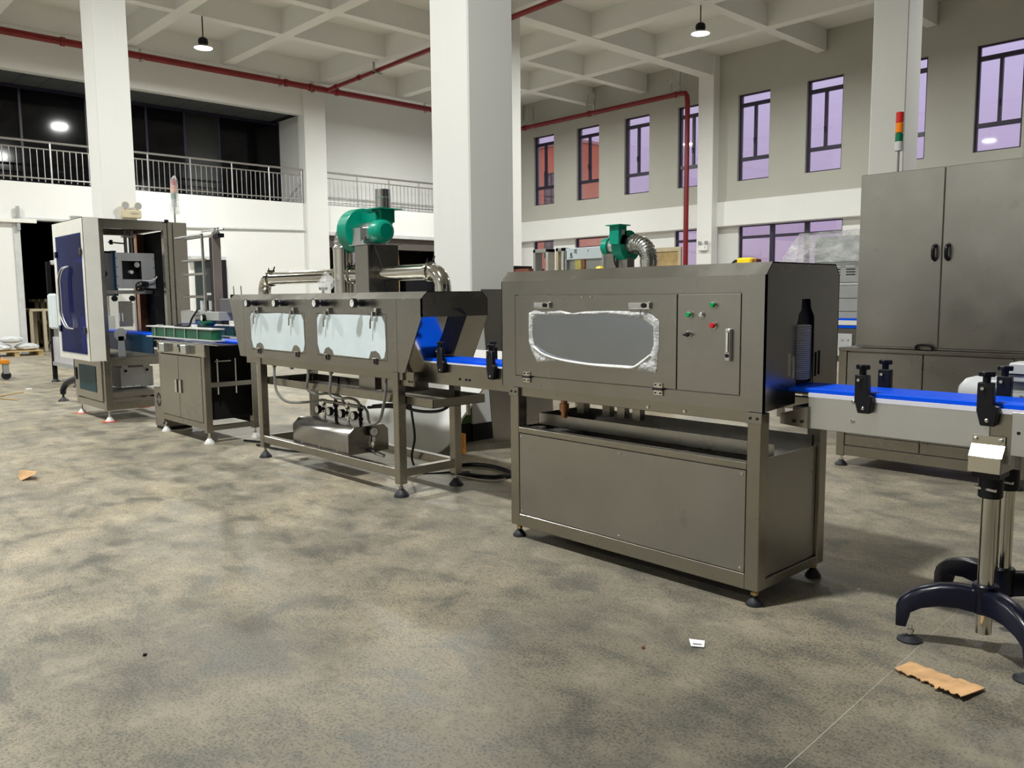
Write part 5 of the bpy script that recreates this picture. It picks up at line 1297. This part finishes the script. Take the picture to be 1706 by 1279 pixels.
# things seen over the front tunnel
fy = 9.0
SP = thing('film_wrapped_panel', 'pale blue film wrapped panel with black brush characters above the tunnel', 'panel', (-8.07, fy, 1.45))
MB().box(-8.42, -7.72, fy, fy + 0.25, 1.82, 1.985).build('board', FILMW, SP, 0.004)
MB().box(-8.40, -7.74, fy + 0.05, fy + 0.25, 1.45, 1.82).build('lower_body', GREYP, SP)
MB().box(-8.26, -8.14, fy + 0.03, fy + 0.05, 1.45, 1.815).build('yellow_strip', plain('pale_yellow_paint', (0.62, 0.55, 0.16), 0.5), SP)
MB().box(-8.13, -8.07, fy + 0.03, fy + 0.05, 1.45, 1.815).build('brown_strip', COPPER, SP)
MB().box(-8.43, -8.40, fy, fy + 0.25, 0.0, 1.95).build('leg', GREYP, SP); MB().box(-7.72, -7.69, fy, fy + 0.25, 0.0, 1.95).build('leg', GREYP, SP)
MB().box(-8.40, -7.74, fy + 0.05, fy + 0.25, 0.0, 1.45).build('cabinet_body', GREYP, SP)
ch = MB()
def stroke(x, z, dx, dz, w_=0.010): ch.add([(x, fy - 0.003, z), (x + dx, fy - 0.003, z + dz), (x + dx + w_ * (1 if abs(dz) > abs(dx) else 0), fy - 0.003, z + dz + w_ * (0 if abs(dz) > abs(dx) else 1)), (x + w_ * (1 if abs(dz) > abs(dx) else 0), fy - 0.003, z + w_ * (0 if abs(dz) > abs(dx) else 1))], [(0, 1, 2, 3)])
for (ox, oz) in ((-8.33, 1.855),):
    stroke(ox, oz + 0.04, 0.05, 0.008); stroke(ox + 0.015, oz, 0.0, 0.065); stroke(ox - 0.005, oz - 0.012, 0.06, 0.004); stroke(ox + 0.02, oz + 0.03, 0.035, -0.035); stroke(ox + 0.005, oz + 0.02, 0.04, 0.004)
ox, oz = -8.245, 1.915
stroke(ox, oz + 0.03, 0.045, 0.008); stroke(ox + 0.012, oz - 0.01, 0.0, 0.06); stroke(ox + 0.035, oz - 0.015, 0.004, 0.065); stroke(ox - 0.004, oz + 0.005, 0.03, 0.004)
stroke(-7.985, 1.925, 0.022, 0.004, 0.016)
ch.build('brush_characters', INKB, SP)
pcx = MB().box(-6.84, -6.38, fy + 0.3, fy + 0.33, 1.30, 1.925)
cr = thing('plywood_crate', 'pale plywood crate behind the ribbed elbow duct', 'crate', (-6.6, fy + 0.5, 0))
MB().box(-7.05, -6.40, fy + 0.02, fy + 0.06, 0.0, 1.90).build('side_board', WOOD, cr)
for a, b, c, d in ((-7.05, -6.38, 1.86, 1.915), (-6.425, -6.38, 0.0, 1.86), (-7.05, -7.0, 0.0, 1.86)): MB().box(a, b, fy, fy + 0.025, c, d).build('batten', CREAM, cr, 0.002)
YT = thing('barcode_scanner', 'bright yellow tool with black cable resting behind the tunnel ridge', 'tool', (-2.1, 3.5, 1.427))
MB().box(-2.145, -2.065, 3.47, 3.53, 1.427, 1.468).build('body', YELLOW, YT, 0.008)
MB().box(-2.065, -2.04, 3.48, 3.52, 1.43, 1.462).build('grip', COPPER, YT, 0.004)
MB().tube([(-2.145, 3.5, 1.445), (-2.16, 3.49, 1.455), (-2.18, 3.49, 1.44), (-2.20, 3.5, 1.43)], 0.007, 8, 4).build('cable', BLACK, YT)
ylb = thing('safety_helmet', 'small yellow cap on white board behind the tunnel left of blower', 'cap', (-3.06, 3.55, 1.427))
MB().lathe([(0, 0.03), (0.018, 0.026), (0.026, 0.012), (0.034, 0.0), (0, 0.0)], (-3.06, 3.55, 1.432), (0, 0, 1), 14).build('cap', YELLOW, ylb)
MB().box(-3.16, -2.995, 3.52, 3.58, 1.427, 1.433).build('white_board', WHITEPL, ylb)
# stacked door frames by the window wall
for i, (x0_, x1_) in enumerate(((-9.10, -8.78), (-8.62, -8.46))):
    dfm = thing('spare_door_frame', ('wide' if i == 0 else 'narrow') + ' grey spare door frame standing behind the left end of the tunnel', 'door frame', ((x0_ + x1_) / 2, fy + 0.2, 0), 'spare door frames')
    MB().box(x0_, x0_ + 0.05, fy, fy + 0.15, 0, 2.0).build('upright', GREYP if i == 0 else CREAM, dfm, 0.003)
    MB().box(x1_ - 0.05, x1_, fy, fy + 0.15, 0, 2.0).build('upright', GREYL, dfm, 0.003)
    MB().box(x0_, x1_, fy, fy + 0.15, 1.95, 2.0).build('head', GREYP, dfm, 0.003)
bs = thing('shelf_unit', 'low red and brown shelf behind the left end of the tunnel', 'shelf', (-9.6, fy + 0.3, 0))
MB().box(-9.95, -9.25, fy + 0.05, fy + 0.4, 0.0, 1.72).build('body', plain('red_brown_wood', (0.22, 0.06, 0.04), 0.6), bs)
MB().box(-10.0, -9.55, fy, fy + 0.42, 1.72, 1.77).build('top', BLACK, bs)
# emergency lights
def emergency(x, y, z, nx, label):
    e = thing('emergency_light', label, 'emergency light', (x, y, z), 'twin head emergency lights')
    if nx:  # mounted on a +x face
        MB().box(x, x + 0.09, y - 0.15, y + 0.15, z, z + 0.13).build('battery_box', CREAM, e, 0.01)
        for s in (-1, 1):
            hd2 = MB().lathe([(0, 0), (0.045, 0.0), (0.062, 0.05), (0.060, 0.055), (0, 0.055)], (x + 0.04, y + s * 0.10, z + 0.20), (1, 0, 0), 18).build('lamp_head', CREAM, e)
            MB().cyl((x + 0.095, y + s * 0.10, z + 0.20), (x + 0.097, y + s * 0.10, z + 0.20), 0.05, n=18).build('lens', GREYP, hd2)
            MB().cyl((x + 0.05, y + s * 0.10, z + 0.12), (x + 0.05, y + s * 0.10, z + 0.16), 0.012, n=8).build('neck', CREAM, e)
        MB().box(x + 0.09, x + 0.094, y - 0.02, y + 0.10, z + 0.07, z + 0.085).build('label_strip', GREYP, e)
    else:
        MB().box(x - 0.15, x + 0.15, y - 0.08, y, z, z + 0.16).build('battery_box', WHITEPL, e, 0.01)
        MB().box(x - 0.15, x + 0.15, y - 0.085, y - 0.08, z - 0.01, z + 0.02).build('base_strip', GREYP, e)
        MB().box(x + 0.06, x + 0.085, y - 0.085, y - 0.08, z + 0.06, z + 0.13).build('indicator', GREYP, e)
        for s in (-1, 1):
            hd2 = MB().lathe([(0, 0), (0.045, 0.0), (0.065, 0.05), (0, 0.055)], (x + s * 0.11, y - 0.05, z + 0.24), (0.3 * s, -1, -0.2), 18).build('lamp_head', GREYP, e)
            MB().cyl((x + s * 0.11, y - 0.05, z + 0.15), (x + s * 0.11, y - 0.05, z + 0.2), 0.012, n=8).build('neck', WHITEPL, e)
emergency(-14.31, 4.87, 2.62, True, 'cream twin head emergency light on the left pillar')
emergency(-14.40, YW - 0.28, 2.60, False, 'white twin head emergency light on the window wall column')
# far left: pallet with bags, pallet truck, second machine
PA = thing('pallet', 'wooden pallet with white bags by the left wall', 'pallet', (-22.3, 4.9, 0))
rep(MB().box(-0.045, 0.045, -0.55, 0.55, 0.10, 0.12), 'deck_board', WOOD, PA, [(-22.75 + 0.13 * i, 4.75, 0) for i in range(7)])
for y in (4.25, 4.75, 5.25): MB().box(-22.8, -21.95, y - 0.05, y + 0.05, 0.0, 0.10).build('bearer', WOOD, PA)
rnd = random.Random(4)
for i, (x, y, z) in enumerate(((-22.35, 4.48, 0.12), (-22.35, 5.04, 0.12), (-22.38, 4.74, 0.30))):
    sb = MB(); R = 14; vs = [];
    for a_ in range(7):
        t = a_ / 6
        for k in range(R):
            th = 2 * PI * k / R; r = math.sin(PI * (0.1 + 0.8 * t)) ** 0.5
            vs.append((x + 0.30 * r * math.cos(th) * rnd.uniform(0.9, 1.1), y + 0.25 * r * math.sin(th) * rnd.uniform(0.9, 1.1), z + 0.16 * t))
    sb.add(vs, [(i_ * R + k, i_ * R + (k + 1) % R, i_ * R + R + (k + 1) % R, i_ * R + R + k) for i_ in range(6) for k in range(R)] + [tuple(range(R))[::-1], tuple(range(6 * R, 7 * R))])
    single(sb, 'plastic_sack', plain('pale_sack_%d' % i, (0.62, 0.64, 0.66), 0.3), ('front white sack on the pallet', 'right white sack on the pallet', 'top white sack of the pallet pile')[i], 'sack', 'sacks on the pallet', ang=25)
PT = thing('pallet_truck', 'yellow pallet truck with black load at the left edge', 'pallet truck', (-15.8, 3.05, 0))
MB().box(-16.1, -15.55, 2.75, 3.25, 0.26, 0.33).build('yellow_chassis', ORANGE, PT, 0.01)
MB().box(-16.0, -15.7, 2.7, 3.15, 0.33, 0.62).build('black_load', BLACK, PT, 0.01)
MB().cyl((-15.65, 3.20, 0.07), (-15.61, 3.20, 0.07), 0.07, n=20).build('wheel', RUBBER, PT)
MB().box(-15.69, -15.57, 3.16, 3.24, 0.10, 0.27).build('wheel_fork', GREYP, PT)
MB().cyl((-16.0, 2.8, 0.07), (-15.96, 2.8, 0.07), 0.07, n=20).build('wheel', RUBBER, PT)
M3 = thing('feeding_machine', 'dark feeding machine with pale side panel behind the labelling machine', 'machine', (-13.8, 3.9, 0))
MB().box(-14.6, -13.4, 3.68, 4.25, 0.30, 1.05).build('body', GREYP, M3)
MB().box(-14.58, -13.42, 3.66, 3.68, 0.33, 0.72).build('pale_panel', plain('lilac_film_sheet', (0.55, 0.55, 0.62), 0.3), M3)
MB().box(-14.62, -14.56, 3.64, 3.70, 0.0, 1.9).build('post', DARK, M3); MB().box(-13.45, -13.39, 3.64, 3.70, 0.0, 1.9).build('post', DARK, M3)
MB().box(-14.62, -13.39, 3.64, 3.70, 0.27, 0.33).build('rail', GREYP, M3)
MB().box(-14.55, -13.6, 3.75, 4.2, 1.05, 1.85).build('tower', DARK, M3, 0.01)
MB().box(-14.6, -13.55, 3.7, 4.25, 1.85, 1.92).build('tower_cap', GREYL, M3, 0.01)
MB().box(-14.5, -14.1, 3.60, 3.66, 0.85, 1.40).build('wrapped_box', FILMW, M3, 0.03)
for x in (-14.58, -13.42): MB().lathe([(0, 0), (0.07, 0), (0.05, 0.03), (0.015, 0.06), (0, 0.06)], (x, 3.67, 0), (0, 0, 1), 16).build('foot', RUBBER, M3)
TS = thing('tripod_foot', 'black curved conveyor leg beside the labelling machine base', 'stand', (-11.3, 3.05, 0))
MB().tube([(-11.70, 3.02, 0.10), (-11.66, 3.02, 0.17), (-11.5, 3.04, 0.26), (-11.2, 3.1, 0.32), (-10.9, 3.15, 0.32)], lambda t: 0.035 + 0.015 * t, 10, 4).build('leg', NAVY, TS)
MB().lathe([(0, 0), (0.065, 0), (0.06, 0.015), (0.015, 0.05), (0.012, 0.12), (0, 0.12)], (-11.70, 3.02, 0), (0, 0, 1), 18).build('foot_pad', RUBBER, TS)
MB().cyl((-10.9, 3.15, 0.2), (-10.9, 3.15, 0.9), 0.035, n=16).build('pole', STEELP, TS)
# cream door panel and racks in the store room
cf = thing('cream_table', 'cream wooden table frame inside the dark doorway', 'table', (-24.0, 5.55, 0))
MB().box(-24.6, -23.6, 5.45, 6.1, 1.02, 1.08).build('top', CREAM, cf)
for x in (-24.55, -23.65):
    for y in (5.48, 5.78): MB().box(x - 0.04, x + 0.04, y - 0.04, y + 0.04, 0, 1.02).build('leg', CREAM, cf)
for i in range(3):
    pk = thing('stacked_rack', 'dim wooden rack in the store room, %s' % ('nearest the doorway', 'in the middle', 'farthest inside')[i], 'rack', (-25.5 - 0.6 * i, 7.1, 0), 'racks in the dark store room')
    for z in (0.1, 0.65, 1.25): MB().box(-25.7 - 0.6 * i, -25.2 - 0.6 * i, 6.2, 8.4, z, z + 0.08).build('shelf_board', CREAM, pk)
    for y in (6.3, 7.3, 8.3): MB().box(-25.3 - 0.6 * i, -25.2 - 0.6 * i, y - 0.05, y + 0.05, 0, 1.33).build('upright', CREAM, pk)
# goods bay contents
bxs = MB().box(-24.6, -23.6, 16.2, 16.95, 0, 2.78)
bb = thing('carton_stack', 'tall brown carton in the goods bay behind the green blower', 'carton', (-24.1, 16.6, 0))
MB().box(-24.6, -23.6, 16.05, 16.85, 0, 2.70).build('carton', CARD, bb)
MB().box(-23.6, -23.59, 16.07, 16.3, 2.25, 2.55).build('white_label', PAPER, bb)
s3 = thing('signal_tower', 'small red, amber and green signal tower in the goods bay beside the green motor', 'signal light', (-23.4, 16.42, 2.70))
MB().cyl((-23.7, 16.45, 2.70), (-23.7, 16.45, 3.05), 0.012, n=8).build('pole', WHITEPL, s3)
for z0_, z1_, m in ((3.05, 3.14, WHITEPL), (3.14, 3.24, GRNL), (3.24, 3.35, AMBL), (3.35, 3.44, REDL)):
    MB().cyl((-23.7, 16.45, z0_), (-23.7, 16.45, z1_), 0.05, n=14).build('lens', m, s3)
dcb = thing('dark_machine', 'low dark machine in the goods bay right of the carton', 'machine', (-24.2, 18.0, 0))
MB().box(-24.8, -23.7, 17.2, 18.6, 0, 2.2).build('body', BLACK, dcb, 0.01)

# ------------------------------------------------------------------ litter on the floor
cp_ = MB(); rnd = random.Random(9)
A, B_ = Vector((-1.112, 2.885)), Vector((-0.822, 2.872)); 
A2, B2_ = Vector((-1.087, 2.812)), Vector((-0.850, 2.772))
ntop = 34; topv, botv = [], []
for i in range(ntop + 1):
    t = i / ntop
    a = Vector((-1.082, 2.927)).lerp(Vector((-0.828, 2.885)), t) + Vector((0, rnd.uniform(-0.002, 0.002)))
    b = Vector((-1.095, 2.818)).lerp(Vector((-0.850, 2.770)), t) + Vector((0, rnd.uniform(-0.007, 0.007) - (0.014 if 0.6 < t < 0.98 else 0)))
    topv.append(a); botv.append(b)
vs = []; fs = []
for i in range(ntop + 1):
    z = 0.005 + 0.003 * abs(math.sin(i * 0.45)) + (0.006 if i > 22 else 0)
    vs += [(topv[i].x, topv[i].y, z), (botv[i].x, botv[i].y, z + 0.006), (botv[i].x, botv[i].y, z + 0.003), (topv[i].x, topv[i].y, z - 0.004)]
for i in range(ntop):
    for k in range(4): fs.append((i * 4 + k, i * 4 + (k + 1) % 4, i * 4 + 4 + (k + 1) % 4, i * 4 + 4 + k))
fs += [(0, 3, 2, 1), (ntop * 4, ntop * 4 + 1, ntop * 4 + 2, ntop * 4 + 3)]
cp_.add(vs, fs)
single(cp_, 'cardboard_strip', CARD, 'torn brown cardboard strip on the floor at lower right', 'cardboard', ang=20)
lb = thing('paper_label', 'small white printed label on the floor before the nearest tunnel', 'label', (-1.70, 2.53, 0))
MB().add([(-1.741, 2.540, 0.003), (-1.690, 2.568, 0.003), (-1.655, 2.512, 0.006), (-1.695, 2.486, 0.006), (-1.741, 2.540, 0.001), (-1.690, 2.568, 0.001), (-1.655, 2.512, 0.004), (-1.695, 2.486, 0.004)],
         [(0, 1, 2, 3), (7, 6, 5, 4), (0, 4, 5, 1), (1, 5, 6, 2), (2, 6, 7, 3), (3, 7, 4, 0)]).build('sheet', PAPER, lb)
for i in range(6):
    t = 0.15 + 0.12 * i
    p = Vector((-1.703, 2.497, 0.0075)).lerp(Vector((-1.664, 2.522, 0.0075)), t); e = Vector((0.0035, 0.0022, 0)); u_ = Vector((-0.006, 0.009, -0.0006))
    MB().add([p, p + e, p + e + u_, p + u_], [(0, 1, 2, 3)]).build('print_mark', INK, lb)
def crumb(x, y, r, mat, label, name='debris_chip', cat='debris'):
    rnd2 = random.Random(int(abs(x) * 1000)); m = MB()
    pts = [(x + r * rnd2.uniform(0.6, 1.2) * math.cos(a), y + r * rnd2.uniform(0.6, 1.2) * math.sin(a)) for a in [2 * PI * k / 7 for k in range(7)]]
    m.prism(pts, 'z', 0.0, 0.006 + r * 0.25)
    single(m, name, mat, label, cat)
crumb(-1.812, 2.352, 0.008, COPPER, 'tiny dark chip on the floor left of the white label')
crumb(-1.52, 3.50, 0.010, GALV, 'small metal offcut on the floor by the rear tunnel foot')
sc_ = MB()
sc_.add([(-6.90, 1.44, 0.0), (-6.72, 1.42, 0.002), (-6.66, 1.50, 0.05), (-6.78, 1.54, 0.045), (-6.95, 1.47, 0.04), (-6.90, 1.44, -0.0), (-6.80, 1.47, 0.055)],
        [(0, 1, 2, 6), (0, 6, 4), (6, 2, 3), (6, 3, 4)])
single(sc_, 'cardboard_scrap', CARD, 'folded cardboard scrap on the floor at far left', 'cardboard', ang=10)
crumb(-13.6, 3.05, 0.05, WHITEPL, 'white paper scrap on the floor left of the labelling machine')
crumb(-3.05, 1.0, 0.008, BLACK, 'tiny dark crumb on the floor at lower left')
single(MB().tube([(-13.2, 2.9, 0.01), (-12.9, 2.55, 0.01), (-12.6, 2.5, 0.01), (-12.2, 2.62, 0.01)], 0.008, 6, 4), 'floor_stick', WOOD, 'thin wooden stick on the floor at far left', 'stick')
